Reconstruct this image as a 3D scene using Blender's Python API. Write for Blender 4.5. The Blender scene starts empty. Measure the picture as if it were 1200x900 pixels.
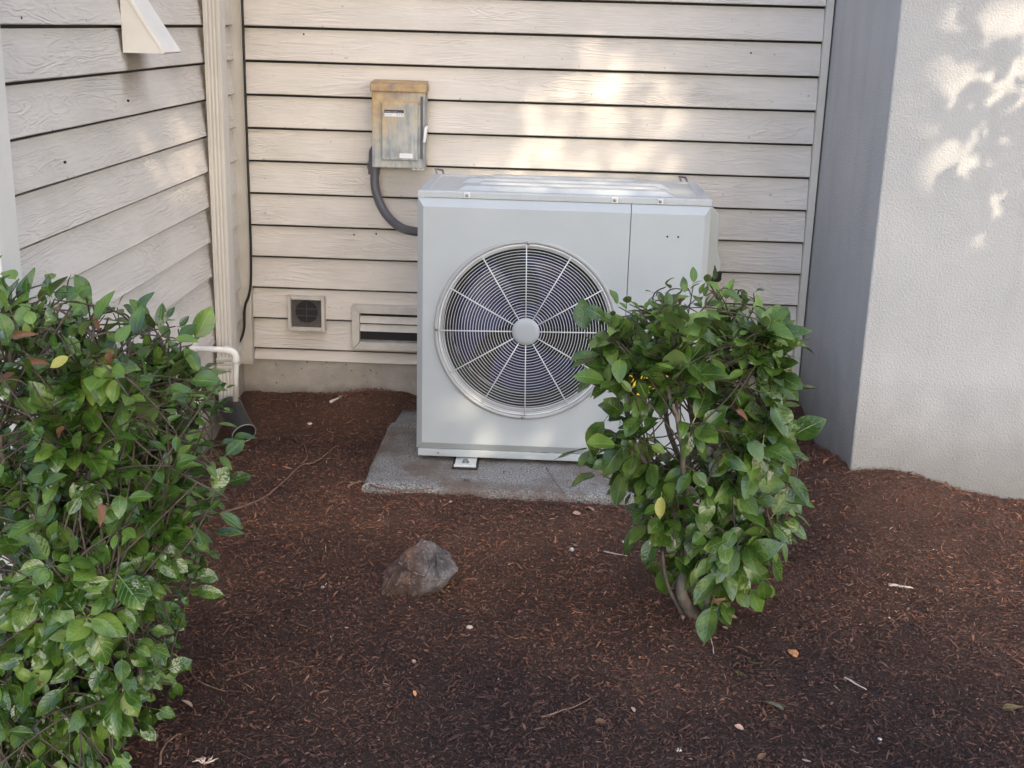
import bpy, bmesh, math, random
import numpy as np
from mathutils import Vector, Matrix, noise
from mathutils.bvhtree import BVHTree
random.seed(7); rng = np.random.default_rng(7)
S = bpy.context.scene
COL = S.collection
PI = math.pi

# ------------------------------------------------------------------ camera
F_PX = 1442.4
ROT = (Matrix.Rotation(0.0322, 3, 'Z') @ Matrix.Rotation(PI/2-0.2842, 3, 'X') @ Matrix.Rotation(0.0279, 3, 'Z'))
CAM = Vector((0, 0, 1.45))
cam = bpy.data.cameras.new('camera'); cam_o = bpy.data.objects.new('camera', cam); COL.objects.link(cam_o)
cam.sensor_width = 36; cam.lens = F_PX/1200*36; cam.clip_start = .05; cam.clip_end = 500
cam_o.matrix_world = Matrix.Translation(CAM) @ ROT.to_4x4()
S.camera = cam_o
def ray(px, py): return ROT @ Vector(((px-600)/F_PX, -(py-450)/F_PX, -1))
def at_y(px, py, y): d = ray(px, py); return CAM + d*(y/d.y)
def at_z(px, py, z): d = ray(px, py); return CAM + d*((z-CAM.z)/d.z)
def at_x(px, py, x): d = ray(px, py); return CAM + d*(x/d.x)
def to_px(w):
    v = ROT.transposed() @ (Vector(w)-CAM)
    return 600+F_PX*v.x/-v.z, 450-F_PX*v.y/-v.z

# ------------------------------------------------------------------ world, sun, exposure
SUN = Vector((-.34, .72, -.60)).normalized()       # the way the light travels
EL = math.asin(-SUN.z); AZ = math.atan2(-SUN.x, -SUN.y)
W = bpy.data.worlds.new('World'); S.world = W; W.use_nodes = True
nt = W.node_tree; bg = nt.nodes['Background']
sky = nt.nodes.new('ShaderNodeTexSky'); sky.sky_type = 'NISHITA'; sky.sun_disc = False
sky.sun_elevation = EL; sky.sun_rotation = AZ
sky.air_density = 1.0; sky.dust_density = 3.0; sky.ozone_density = 0.75
nt.links.new(sky.outputs[0], bg.inputs[0]); bg.inputs[1].default_value = 0.15
sl = bpy.data.lights.new('sun', 'SUN'); sl.energy = 2.0; sl.angle = math.radians(.5); sl.color = (1, .84, .62)
so = bpy.data.objects.new('sun', sl); COL.objects.link(so)
so.rotation_euler = SUN.to_track_quat('-Z', 'Y').to_euler(); so.location = (3, -6, 7)
S.view_settings.view_transform = 'Standard'; S.view_settings.look = 'None'
S.view_settings.exposure = 1.82; S.view_settings.gamma = 1

# ------------------------------------------------------------------ helpers
ORG = {}
def tag(o, label=None, cat=None, group=None, kind=None):
    if label: o['label'] = label
    if cat: o['category'] = cat
    if group: o['group'] = group
    if kind: o['kind'] = kind
    return o
def thing(name, label, cat, loc=(0, 0, 0), group=None):
    o = bpy.data.objects.new(name, None); COL.objects.link(o); o.location = loc
    o.empty_display_size = .05
    ORG[o.name] = Vector(loc)
    return tag(o, label, cat, group)
class MB:
    def __init__(s): s.v = []; s.f = []
    def add(s, vs, fs):
        n = len(s.v); s.v += [tuple(v) for v in vs]; s.f += [tuple(i+n for i in f) for f in fs]; return s
    def box(s, a, b):
        x0, y0, z0 = a; x1, y1, z1 = b
        return s.add([(x0,y0,z0),(x1,y0,z0),(x1,y1,z0),(x0,y1,z0),(x0,y0,z1),(x1,y0,z1),(x1,y1,z1),(x0,y1,z1)],
              [(0,3,2,1),(4,5,6,7),(0,1,5,4),(1,2,6,5),(2,3,7,6),(3,0,4,7)])
    def prism(s, poly, d):      # polygon of 3D points pushed along d
        n = len(poly); p = [Vector(q) for q in poly]; d = Vector(d)
        return s.add(p+[q+d for q in p], [tuple(range(n))[::-1], tuple(range(n, 2*n))]+[(i, (i+1)%n, n+(i+1)%n, n+i) for i in range(n)])
    def tube(s, pts, r, n=8, cap=True, closed=False):
        pts = [Vector(p) for p in pts]; m = len(pts)
        rs = r if isinstance(r, (list, tuple)) else [r]*m
        vs = []; up = None
        for i, p in enumerate(pts):
            if closed: t = pts[(i+1)%m]-pts[i-1]
            else: t = pts[min(i+1, m-1)]-pts[max(i-1, 0)]
            t.normalize()
            if up is None:
                up = Vector((0, 0, 1)) if abs(t.z) < .9 else Vector((1, 0, 0))
            a = t.cross(up)
            if a.length < 1e-4: a = t.orthogonal()
            a.normalize(); b = a.cross(t).normalized(); up = b
            for k in range(n):
                q = 2*PI*k/n; vs.append(p+(a*math.cos(q)+b*math.sin(q))*rs[i])
        fs = []
        for i in range(m if closed else m-1):
            j = (i+1) % m
            for k in range(n): fs.append((i*n+k, i*n+(k+1)%n, j*n+(k+1)%n, j*n+k))
        if cap and not closed: fs += [tuple(range(n))[::-1], tuple((m-1)*n+k for k in range(n))]
        return s.add(vs, fs)
    def lathe(s, prof, c, ax='y', n=64, cap0=False, cap1=False):   # prof: (radius, position along the axis)
        vs = []
        for r, h in prof:
            for k in range(n):
                q = 2*PI*k/n; ca, sa = r*math.cos(q), r*math.sin(q)
                vs.append({'y': (c[0]+ca, c[1]+h, c[2]+sa), 'z': (c[0]+ca, c[1]+sa, c[2]+h), 'x': (c[0]+h, c[1]+ca, c[2]+sa)}[ax])
        fs = [(i*n+k, i*n+(k+1)%n, (i+1)*n+(k+1)%n, (i+1)*n+k) for i in range(len(prof)-1) for k in range(n)]
        if cap0: fs.append(tuple(range(n))[::-1])
        if cap1: fs.append(tuple((len(prof)-1)*n+k for k in range(n)))
        return s.add(vs, fs)
def obj(name, mb, m, parent=None, smooth=False, bevel=0, label=None, mesh=None, fix=True):
    org = ORG.get(parent.name, Vector()) if parent else Vector()
    if mesh is None:
        me = bpy.data.meshes.new(name)
        me.from_pydata([(v[0]-org.x, v[1]-org.y, v[2]-org.z) for v in mb.v], [], mb.f)
        if fix:
            bm = bmesh.new(); bm.from_mesh(me); bmesh.ops.recalc_face_normals(bm, faces=bm.faces); bm.to_mesh(me); bm.free()
        me.materials.append(m)
        if smooth: me.polygons.foreach_set('use_smooth', [True]*len(me.polygons))
    else: me = mesh
    o = bpy.data.objects.new(name, me); COL.objects.link(o)
    if parent: o.parent = parent
    ORG[o.name] = org
    if bevel:
        b = o.modifiers.new('bevel', 'BEVEL'); b.width = bevel; b.segments = 2; b.limit_method = 'ANGLE'; b.angle_limit = .6
    if smooth == 'auto':
        e = o.modifiers.new('split', 'EDGE_SPLIT'); e.split_angle = .7
    if label: o['label'] = label
    return o
def arc(p, q, r, n): return [(p[0]+math.cos(q+i/(n-1)*(r-q)), p[1]+math.sin(q+i/(n-1)*(r-q))) for i in range(n)]
def spline(pts, n=24):
    P = [Vector(p) for p in pts]; out = []
    for i in range(len(P)-1):
        a, b, c, d = P[max(i-1, 0)], P[i], P[i+1], P[min(i+2, len(P)-1)]
        for k in range(n):
            t = k/n; out.append(.5*((2*b)+(c-a)*t+(2*a-5*b+4*c-d)*t*t+(3*b-a-3*c+d)*t**3))
    out.append(P[-1]); return out

# ------------------------------------------------------------------ materials
class N:
    def __init__(s, name):
        s.m = bpy.data.materials.new(name); s.m.use_nodes = True; s.t = s.m.node_tree
        s.p = s.t.nodes['Principled BSDF']; s.out = s.t.nodes['Material Output']
    def n(s, typ, ins={}, **kw):
        nd = s.t.nodes.new('ShaderNode'+typ)
        for k, v in kw.items(): setattr(nd, k, v)
        for k, v in ins.items(): s.set(nd.inputs[k], v)
        return nd
    def set(s, sock, v):
        if isinstance(v, bpy.types.NodeSocket): s.t.links.new(v, sock)
        elif isinstance(v, bpy.types.Node): s.t.links.new(v.outputs[0], sock)
        elif isinstance(v, (tuple, list)) and sock.type == 'RGBA' and len(v) == 3: sock.default_value = (*v, 1)
        else: sock.default_value = v
    def coord(s, scale=(1, 1, 1), src='Object', offs=None):
        c = s.n('TexCoord').outputs[src] if src != 'Position' else s.n('NewGeometry').outputs['Position']
        m = s.n('Mapping', {'Vector': c, 'Scale': scale})
        if offs is not None: s.set(m.inputs['Location'], offs)
        return m.outputs[0]
    def noise(s, vec, scale, detail=4, rough=.55, dist=0):
        return s.n('TexNoise', {'Vector': vec, 'Scale': scale, 'Detail': detail, 'Roughness': rough, 'Distortion': dist}).outputs[0]
    def ramp(s, fac, stops):
        r = s.n('ValToRGB', {'Fac': fac}); e = r.color_ramp.elements
        while len(e) < len(stops): e.new(.5)
        for el, (p, c) in zip(e, stops): el.position = p; el.color = (*c, 1) if len(c) == 3 else c
        return r.outputs[0]
    def f(s, fac, lo, hi): return s.n('MapRange', {'Value': fac, 'From Min': lo, 'From Max': hi}).outputs[0]
    def math(s, op, a, b=0.0): return s.n('Math', {0: a, 1: b}, operation=op).outputs[0]
    def mix(s, fac, a, b, mode='MIX'):
        m = s.n('Mix', data_type='RGBA', blend_type=mode); s.set(m.inputs[0], fac); s.set(m.inputs[6], a); s.set(m.inputs[7], b); return m.outputs[2]
    def bump(s, h, strength=.5, dist=.01, prev=None):
        b = s.n('Bump', {'Height': h, 'Strength': strength, 'Distance': dist})
        if prev is not None: s.set(b.inputs['Normal'], prev)
        return b.outputs[0]
    def done(s, col=None, rough=None, normal=None, metal=None, spec=None):
        if col is not None: s.set(s.p.inputs['Base Color'], col)
        if rough is not None: s.set(s.p.inputs['Roughness'], rough)
        if normal is not None: s.set(s.p.inputs['Normal'], normal)
        if metal is not None: s.set(s.p.inputs['Metallic'], metal)
        if spec is not None: s.set(s.p.inputs['Specular IOR Level'], spec)
        return s.m
def plain(name, col, rough=.5, metal=0, var=.12, scale=20, bump=0, bscale=200, spec=.5):
    k = N(name); c = k.coord()
    nz = k.noise(c, scale)
    cc = k.ramp(nz, [(.3, tuple(x*(1-var) for x in col)), (.7, tuple(min(1, x*(1+var)) for x in col))])
    nr = k.bump(k.noise(c, bscale, 3), bump, .002) if bump else None
    return k.done(cc, k.f(nz, .2, .8) if False else rough, nr, metal, spec)

def siding_mat(name, axis, base):
    k = N(name)
    rnd = k.n('ObjectInfo').outputs['Random']
    off = k.n('CombineXYZ', {0: k.math('MULTIPLY', rnd, 37.0), 1: k.math('MULTIPLY', rnd, 91.0), 2: k.math('MULTIPLY', rnd, 53.0)})
    st = (1, 1, 6) 
    sc = (1.5, 1.5, 11)
    v = k.coord(sc, 'Object', off.outputs[0])
    big = k.noise(v, 1.3, 3, .5, .6)
    v2 = k.coord((7, 7, 75), 'Object', off.outputs[0])
    fib = k.noise(v2, 1.0, 4, .6, .4)
    bands = k.math('SINE', k.math('ADD', k.math('MULTIPLY', big, 78.0), k.math('MULTIPLY', fib, 7.0)))
    amt = k.f(k.noise(k.coord((2.5, 2.5, 9), 'Object', off.outputs[0]), 1.0, 2), .42, .66)
    h = k.math('ADD', k.math('MULTIPLY', k.math('POWER', k.f(bands, -1, 1), 2.0), amt), k.math('MULTIPLY', fib, 1.5))
    nr = k.bump(h, .6, .0030)
    nr = k.bump(k.noise(k.coord(), 420, 2), .12, .001, nr)
    dirt = k.noise(k.coord((2, 2, 5), 'Position'), 1.6, 5, .6)
    col = k.ramp(dirt, [(.3, tuple(x*.86 for x in base)), (.55, base), (.8, tuple(min(1, x*1.05) for x in base))])
    col = k.mix(k.math('MULTIPLY', rnd, .10), col, tuple(x*.86 for x in base))
    sp = k.noise(k.coord((1, 1, 1), 'Position'), 55, 2)
    col = k.mix(k.math('MULTIPLY', k.f(sp, .70, .78), .5), col, (.16, .13, .10))
    if axis == 1:      # shadow of the wall hood, painted into the boards below it
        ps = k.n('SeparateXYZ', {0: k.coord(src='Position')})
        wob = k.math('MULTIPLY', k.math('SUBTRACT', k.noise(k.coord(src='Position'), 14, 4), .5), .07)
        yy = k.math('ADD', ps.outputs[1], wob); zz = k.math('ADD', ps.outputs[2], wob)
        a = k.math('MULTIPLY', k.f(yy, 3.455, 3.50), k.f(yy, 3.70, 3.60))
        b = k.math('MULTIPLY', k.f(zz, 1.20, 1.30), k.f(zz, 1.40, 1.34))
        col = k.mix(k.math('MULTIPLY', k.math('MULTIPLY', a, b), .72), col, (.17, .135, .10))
    return k.done(col, .62, nr, spec=.35)
M = {}
M['siding'] = siding_mat('beige painted lap siding', 0, (.635, .592, .543))
M['siding_hood_shadow'] = siding_mat('beige painted lap siding with painted hood shadow', 1, (.635, .592, .543))
M['trim'] = plain('beige painted trim', (.57, .54, .49), .55, var=.06, scale=6, bump=.15, bscale=140)
M['white_trim'] = plain('off white painted trim', (.70, .68, .64), .5, var=.05, scale=8, bump=.2, bscale=90)
M['downspout'] = plain('beige painted aluminium downspout', (.55, .52, .475), .45, var=.05, scale=5)
k = N('pale rough stucco'); c = k.coord(src='Position')
n1 = k.noise(c, 150, 3, .6); n2 = k.noise(c, 3.0, 5, .6)
geo = k.n('SeparateXYZ', {0: c})
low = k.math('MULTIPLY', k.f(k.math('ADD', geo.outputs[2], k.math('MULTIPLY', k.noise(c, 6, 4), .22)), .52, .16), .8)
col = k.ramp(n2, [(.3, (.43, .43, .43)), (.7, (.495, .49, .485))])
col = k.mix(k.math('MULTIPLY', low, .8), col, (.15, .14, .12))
st = k.noise(k.coord((9, 9, .8), 'Position'), 1.4, 4)
col = k.mix(k.math('MULTIPLY', k.f(st, .52, .75), .2), col, (.29, .275, .25))
M['stucco'] = k.done(col, .9, k.bump(n1, .9, .0042, k.bump(k.noise(c, 70, 2), .12, .003)), spec=.2)
k = N('weathered foundation concrete'); c = k.coord(src='Position')
n = k.noise(c, 7, 5, .65); pit = k.noise(c, 75, 2)
col = k.ramp(n, [(.3, (.27, .245, .215)), (.7, (.43, .40, .36))])
col = k.mix(k.f(pit, .70, .74), col, (.05, .045, .04))
gz = k.n('SeparateXYZ', {0: c}).outputs[2]
col = k.mix(k.math('MULTIPLY', k.f(k.math('ADD', gz, k.math('MULTIPLY', n, .06)), .09, .02), .6), col, (.11, .085, .065))
M['foundation'] = k.done(col, .9, k.bump(k.noise(c, 110, 4), .35, .004))
k = N('speckled equipment pad concrete'); c = k.coord(src='Position')
n = k.noise(c, 5, 5, .65); g = k.noise(c, 170, 3, .7); sp = k.noise(c, 130, 2)
col = k.ramp(g, [(.36, (.07, .066, .062)), (.5, (.215, .21, .20)), (.64, (.42, .415, .405))])
col = k.mix(k.math('MULTIPLY', k.f(n, .42, .60), .88), col, (.13, .095, .073))
col = k.mix(k.f(sp, .66, .70), col, (.05, .04, .035))
M['pad'] = k.done(col, .85, k.bump(g, .5, .003))
k = N('pale grey powder coated steel'); c = k.coord(src='Position')
n = k.noise(c, 6, 4); du = k.noise(c, 38, 5, .7)
col = k.ramp(n, [(.3, (.385, .42, .445)), (.7, (.41, .445, .465))])
col = k.mix(k.math('MULTIPLY', k.f(du, .56, .75), .12), col, (.40, .37, .33))
M['unit'] = k.done(col, k.ramp(n, [(.3, (.36,)*3), (.7, (.44,)*3)]), k.bump(k.noise(c, 900, 1), .04, .0006))
k = N('pale grey top cover with dust'); c = k.coord(src='Position')
du = k.noise(c, 16, 6, .72)
col = k.mix(k.math('MULTIPLY', k.f(du, .50, .72), .38), (.43, .46, .48), (.31, .28, .25))
M['unit_top'] = k.done(col, .42, k.bump(k.noise(c, 900, 1), .04, .0006))
M['grille'] = plain('white coated wire', (.66, .68, .69), .38, var=.03)
M['dark'] = plain('dark interior', (.012, .012, .014), .6)
M['coil'] = plain('dark coil fins', (.05, .05, .052), .5, metal=.3)
M['fan'] = plain('dark navy fan plastic', (.018, .018, .085), .3, var=.2, scale=8, spec=.4)
M['shroud'] = plain('light grey shroud', (.36, .37, .38), .45, var=.04)
M['rubber'] = plain('black rubber', (.014, .014, .015), .6, bump=.1)
M['steel'] = plain('zinc plated steel', (.30, .30, .30), .4, metal=.8)
M['galv'] = plain('galvanised foot', (.70, .71, .71), .38, metal=.25, scale=60)
M['yellow'] = plain('yellow energy sticker', (.80, .62, .03), .45, var=.04)
M['pvc'] = plain('white pvc pipe', (.72, .70, .66), .35, var=.05)
M['blackplastic'] = plain('black corrugated plastic', (.018, .018, .02), .38, var=.3)
M['greyplastic'] = plain('mottled grey plastic', (.24, .24, .235), .55, var=.25, scale=25)
M['conduit'] = plain('dark grey flexible conduit', (.085, .085, .10), .42, var=.12, scale=15)
M['cable'] = plain('black cable', (.012, .011, .011), .5)
M['screen'] = plain('dark vent screen', (.085, .076, .07), .75, var=.25, scale=60, bump=.3, bscale=500)
M['paintedvent'] = plain('beige painted vent metal', (.57, .54, .49), .5, var=.1, scale=18)
M['labelwhite'] = plain('white label', (.72, .74, .76), .4, var=.03)
M['labelnavy'] = plain('navy label strip', (.018, .018, .04), .4, var=.1)
M['ink'] = plain('black label ink', (.02, .02, .025), .5)
M['inkwhite'] = plain('white label ink', (.55, .55, .62), .5)
def rust_mat(name, zlo, zhi, xl, xr, cap=False):
    k = N(name); c = k.coord(src='Position')
    s3 = k.n('SeparateXYZ', {0: c}); x, z = s3.outputs[0], s3.outputs[2]
    streak = k.noise(k.coord((60, 60, 5), 'Position'), 1.0, 5, .65)
    blot = k.noise(c, 22, 5, .65)
    grey = k.ramp(k.math('ADD', k.math('MULTIPLY', streak, .6), k.math('MULTIPLY', blot, .4)), [(.36, (.20, .215, .24)), (.5, (.36, .375, .37)), (.64, (.52, .52, .48))])
    tz = k.f(z, zlo, zhi); tx = k.f(x, xr, xl)
    a = k.math('ADD', k.math('ADD', k.math('MULTIPLY', tz, .75), k.math('MULTIPLY', tx, .50)), k.math('MULTIPLY', k.math('SUBTRACT', k.math('ADD', streak, blot), 1.0), 1.1))
    r = k.f(a, .58, 1.15) if not cap else k.f(k.math('ADD', streak, blot), .62, 1.0)
    rust = k.ramp(blot, [(.3, (.28, .13, .04)), (.45, (.42, .26, .11)), (.65, (.50, .39, .22))])
    col = k.mix(r, grey, rust)
    return k.done(col, .6, k.bump(blot, .15, .002), .15)
M['box'] = rust_mat('rust streaked grey enclosure', .93, 1.22, -.70, -.47)
M['boxcap'] = rust_mat('orange rusted cap', .93, 1.2, -.7, -.47, True)
k = N('bark of shrub twigs'); c = k.coord()
M['twig'] = k.done(k.ramp(k.noise(c, 30, 4), [(.3, (.03, .022, .016)), (.7, (.10, .075, .052))]), .75, k.bump(k.noise(c, 120, 3), .4, .002))
M['bark'] = k.done(k.ramp(k.noise(c, 12, 5), [(.3, (.06, .05, .04)), (.7, (.19, .16, .13))]), .85) if False else plain('grey brown bark', (.12, .10, .08), .85, var=.45, scale=35, bump=.6, bscale=90)

def leaf_mat(name, dark, mid, light, back, gloss=.33, spots=.35):
    k = N(name)
    pos = k.coord(src='Position')
    rnd = k.noise(pos, 17, 1); r2 = k.noise(pos, 4.0, 2)
    t = k.math('ADD', k.math('MULTIPLY', k.f(rnd, .3, .7), .7), k.math('MULTIPLY', k.f(r2, .3, .7), .3))
    col = k.ramp(t, [(.12, dark), (.5, mid), (.9, light)])
    uv = k.n('UVMap').outputs[0]; su = k.n('SeparateXYZ', {0: uv}); u, v = su.outputs[0], su.outputs[1]
    au = k.math('ABSOLUTE', k.math('SUBTRACT', u, .5))
    mid_rib = k.f(au, .035, .008)
    side = k.math('SINE', k.math('MULTIPLY', k.math('SUBTRACT', v, k.math('MULTIPLY', au, .55)), 44.0))
    vein = k.f(side, .86, 1.0)
    vv = k.math('MAXIMUM', mid_rib, k.math('MULTIPLY', vein, .45))
    col = k.mix(k.math('MULTIPLY', vv, .38), col, tuple(min(1, x*1.7+.02) for x in light))
    sp = k.noise(pos, 230, 2); spr = k.f(k.noise(pos, 9, 1), .5, .62)
    col = k.mix(k.math('MULTIPLY', k.math('MULTIPLY', k.f(sp, .64, .69), spr), spots), col, (.05, .035, .015))
    bf = k.n('NewGeometry').outputs['Backfacing']
    col = k.mix(bf, col, back)
    h = k.math('ADD', k.math('MULTIPLY', k.math('SUBTRACT', 1.0, vv), .6), k.math('MULTIPLY', k.noise(pos, 70, 2), .8))
    # rain drops: tiny proud beads here and there
    vor = k.n('TexVoronoi', {'Vector': pos, 'Scale': 190.0}, feature='F1').outputs['Distance']
    bead = k.math('MULTIPLY', k.f(vor, .30, .12), k.f(k.noise(pos, 30, 1), .52, .60))
    nr = k.bump(h, .45, .004); nr = k.bump(bead, .55, .0022, nr)
    m = k.done(col, k.mix(bead, k.ramp(rnd, [(.3, (gloss-.06,)*3), (.7, (gloss+.12,)*3)]), (.06,)*3), nr, spec=.6)
    tr = k.n('BsdfTranslucent', {'Color': k.mix(.5, col, light), 'Normal': nr})
    ms = k.n('MixShader', {0: .06, 1: k.p.outputs[0], 2: tr.outputs[0]})
    k.t.links.new(ms.outputs[0], k.out.inputs[0])
    return m
M['leaf'] = leaf_mat('glossy green shrub leaf', (.017, .046, .006), (.042, .094, .013), (.112, .188, .026), (.075, .12, .035), .17)
M['leaf2'] = leaf_mat('mid green shrub leaf with spots', (.022, .052, .007), (.048, .097, .015), (.125, .186, .030), (.08, .12, .04), .19, .7)
M['leaf_young'] = leaf_mat('young yellowish green shrub leaf', (.055, .115, .012), (.09, .165, .022), (.165, .25, .040), (.13, .19, .06), .36, .3)
M['leaf_tree'] = plain('unseen tree leaf', (.05, .10, .03), .5)
M['leaf_brown'] = plain('dry brown leaf', (.15, .075, .038), .75, var=.55, scale=40, bump=.3)
M['leaf_yellow'] = plain('yellowing leaf', (.27, .26, .045), .5, var=.35, scale=35)

# ------------------------------------------------------------------ the place: measured layout
BACK_Y = 4.66; LEFT_X = -1.206; XS, YS = .972, 3.76          # wall planes and the stucco corner
PITCH = .122; Z_TOP = 1.42                                    # lap siding
def ground_h(x, y):
    h = -.03 + .012*math.sin(x*2.1+1)*math.sin(y*1.7)
    def sm(t): t = max(0, min(1, t)); return t*t*(3-2*t)
    h += .058*sm((y-4.15)/.45)*sm((-.35-x)/.25)
    h += .09*sm((y-4.2)/.4)*sm((x-.55)/.25)
    g = lambda cx, cy, rx, ry, a: a*math.exp(-((x-cx)/rx)**2-((y-cy)/ry)**2)
    h += g(-.70, 4.58, .13, .10, .035)+g(.95, 3.84, .22, .40, .115)+g(1.20, 3.70, .22, .22, .075)+g(1.6, 3.75, .4, .3, .05)+g(-.33, 2.98, .16, .12, .012)+g(.42, 2.95, .2, .2, .015)
    h += .010*noise.noise(Vector((x*5, y*5, 0))) + .007*noise.noise(Vector((x*14, y*14, 3))) + .005*noise.noise(Vector((x*33, y*33, 8)))
    if -.57 < x < .64 and 3.78 < y < 4.56: h = min(h, -.03)
    return h

# ---- ground: one sheet, fine where it is seen, out to the horizon
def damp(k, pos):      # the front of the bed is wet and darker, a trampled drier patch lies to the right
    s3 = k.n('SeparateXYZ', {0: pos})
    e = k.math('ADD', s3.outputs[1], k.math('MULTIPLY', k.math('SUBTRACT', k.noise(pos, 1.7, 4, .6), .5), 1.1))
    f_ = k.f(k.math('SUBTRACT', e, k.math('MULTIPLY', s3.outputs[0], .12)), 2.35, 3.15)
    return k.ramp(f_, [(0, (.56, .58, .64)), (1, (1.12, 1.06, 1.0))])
k = N('dark shredded bark mulch'); c = k.coord(src='Position')
n = k.noise(c, 1.1, 4, .6); fine = k.noise(c, 210, 4, .7); mid = k.noise(c, 55, 4, .65)
base = k.ramp(n, [(.36, (.085, .054, .046)), (.52, (.132, .078, .058)), (.68, (.195, .114, .080))])
col = k.mix(k.f(fine, .3, .75), k.mix(.6, base, (.008, .006, .006)), base)
col = k.mix(k.math('MULTIPLY', k.f(mid, .62, .75), .4), col, (.17, .105, .07))
hh = k.math('ADD', k.math('MULTIPLY', fine, .5), mid)
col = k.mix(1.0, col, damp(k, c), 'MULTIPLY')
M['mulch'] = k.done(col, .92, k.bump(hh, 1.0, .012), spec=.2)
def axis(lo, hi, step, far):
    a = list(np.arange(lo, hi+step*.5, step)); s = step
    up = [hi]; dn = [lo]
    while up[-1] < far: s *= 1.5; up.append(up[-1]+s); dn.append(dn[-1]-s)
    return dn[:0:-1]+a+up[1:]
gx, gy = axis(-1.7, 2.2, .02, 90), axis(1.1, 4.9, .02, 90)
vs = [(x, y, ground_h(x, y) if (-3 < x < 4 and -1 < y < 6) else -.03) for y in gy for x in gx]
nx = len(gx); vs_ground = list(vs)
me = bpy.data.meshes.new('ground')
me.from_pydata(vs, [], [(j*nx+i, j*nx+i+1, (j+1)*nx+i+1, (j+1)*nx+i) for j in range(len(gy)-1) for i in range(nx-1)])
me.materials.append(M['mulch']); me.polygons.foreach_set('use_smooth', [True]*len(me.polygons))
g = bpy.data.objects.new('ground', me); COL.objects.link(g)
tag(g, 'bed of dark reddish brown bark mulch covering the whole yard', 'ground', kind='structure')

# ---- back wall
ROWS_UP = 18
wall = thing('siding_wall', 'beige lap siding wall directly behind the heat pump, facing the camera', 'wall', (0, BACK_Y, 0))
obj('shade_backing', MB().box((-1.30, BACK_Y+.030, .17), (1.6, BACK_Y+.25, 3.68)), M['dark'], wall)  # near-black so the open gaps read as shadow under the laps
def board_profile(h):      # (outwards, up): the bottom edge stands proud, the top stops short, showing black backing as lap shadow
    return [(-.003, 0), (.021, 0), (.0235, .0025), (.0065, h-.0088), (-.003, h-.0088)]
def board_mesh(name, length, h, axis_, paint='siding'):
    prof = board_profile(h); n = max(2, int(length/.12)); v = []; f = []
    for i in range(n+1):
        t = i/n*length
        for (o, z) in prof:
            w = .0004*math.sin(t*5.1+1)+.0003*math.sin(t*13) if o > .01 else 0
            v.append((t, -o, z+w) if axis_ == 'x' else (o, t, z+w))
    m = len(prof)
    for i in range(n):
        for j in range(m): f.append((i*m+j, i*m+(j+1)%m, (i+1)*m+(j+1)%m, (i+1)*m+j))
    f += [tuple(range(m)), tuple(n*m+j for j in range(m))[::-1]]
    me = bpy.data.meshes.new(name); me.from_pydata(v, [], f)
    bm = bmesh.new(); bm.from_mesh(me); bmesh.ops.recalc_face_normals(bm, faces=bm.faces); bm.to_mesh(me); bm.free()
    me.materials.append(M[paint]); return me
bx0, bx1 = -1.172, .938
bm_ = board_mesh('siding_board', bx1-bx0, PITCH, 'x')
for kk in range(-ROWS_UP, 11):
    o = obj('siding_board', None, None, wall, mesh=bm_); o.location = (bx0, .0235, Z_TOP-kk*PITCH)
o = obj('siding_board', None, None, wall, mesh=board_mesh('starter_board', bx1-bx0, .0485, 'x')); o.location = (bx0, .0235, .151)
obj('foundation', MB().box((-1.30, BACK_Y+.012, -.4), (1.55, BACK_Y+.3, .163)), M['foundation'], wall)
obj('corner_trim', MB().box((-1.236, BACK_Y-.022, .135), (-1.174, BACK_Y+.02, 3.62)), M['trim'], wall, bevel=.002)
obj('edge_trim', MB().box((.9395, BACK_Y-.014, .12), (.9655, BACK_Y+.02, 3.62)), M['trim'], wall, bevel=.002)

def nails(par, pts):
    for p in pts:
        obj('nail', MB().lathe([(.0035, 0), (.0035, -.0015), (.001, -.0025)], p, ax='y' if par is wall else 'x', n=8, cap1=True), M['dark'], par)
nails(wall, [at_y(u, v, BACK_Y+.006) for u, v in ((432, 262), (441, 274), (415, 275), (388, 372), (880, 62), (356, 40))])
# ---- left wall
YT = 2.684
lw = thing('siding_wall', 'beige lap siding wall along the left, running behind the downspout and the large shrub', 'wall', (LEFT_X, 0, 0))
obj('shade_backing', MB().box((LEFT_X-.62, YT-.0595, .17), (LEFT_X-.030, BACK_Y+.02, 2.58)), M['dark'], lw)  # black fill standing in for the shade below each lap
lbm = board_mesh('siding_board', BACK_Y-.0235-YT, PITCH, 'y', 'siding_hood_shadow')
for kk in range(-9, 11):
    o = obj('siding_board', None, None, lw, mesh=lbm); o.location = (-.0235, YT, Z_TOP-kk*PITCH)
o = obj('siding_board', None, None, lw, mesh=board_mesh('starter_board', BACK_Y-.0235-YT, .0485, 'y')); o.location = (-.0235, YT, .151)
for u, v in ((24, 21), (60, 152), (76, 190), (150, 118)):
    p = at_x(u, v, LEFT_X-.004); obj('nail', MB().lathe([(.0035, -.002), (.0035, .003), (.001, .004)], p, ax='x', n=8, cap1=True), M['dark'], lw)
obj('foundation', MB().box((LEFT_X-.60, YT-.05, -.4), (LEFT_X-.012, BACK_Y+.011, .163)), M['foundation'], lw)
obj('corner_trim', MB().box((LEFT_X-.03, YT-.10, .12), (LEFT_X+.010, YT-.002, 2.54)), M['white_trim'], lw, bevel=.002)
rbm = board_mesh('siding_board', .55, PITCH, 'x')
for kk in range(-9, 11):
    o = obj('siding_board', None, None, lw, mesh=rbm); o.location = (-.032-.55, YT-.06, Z_TOP-kk*PITCH)

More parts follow.
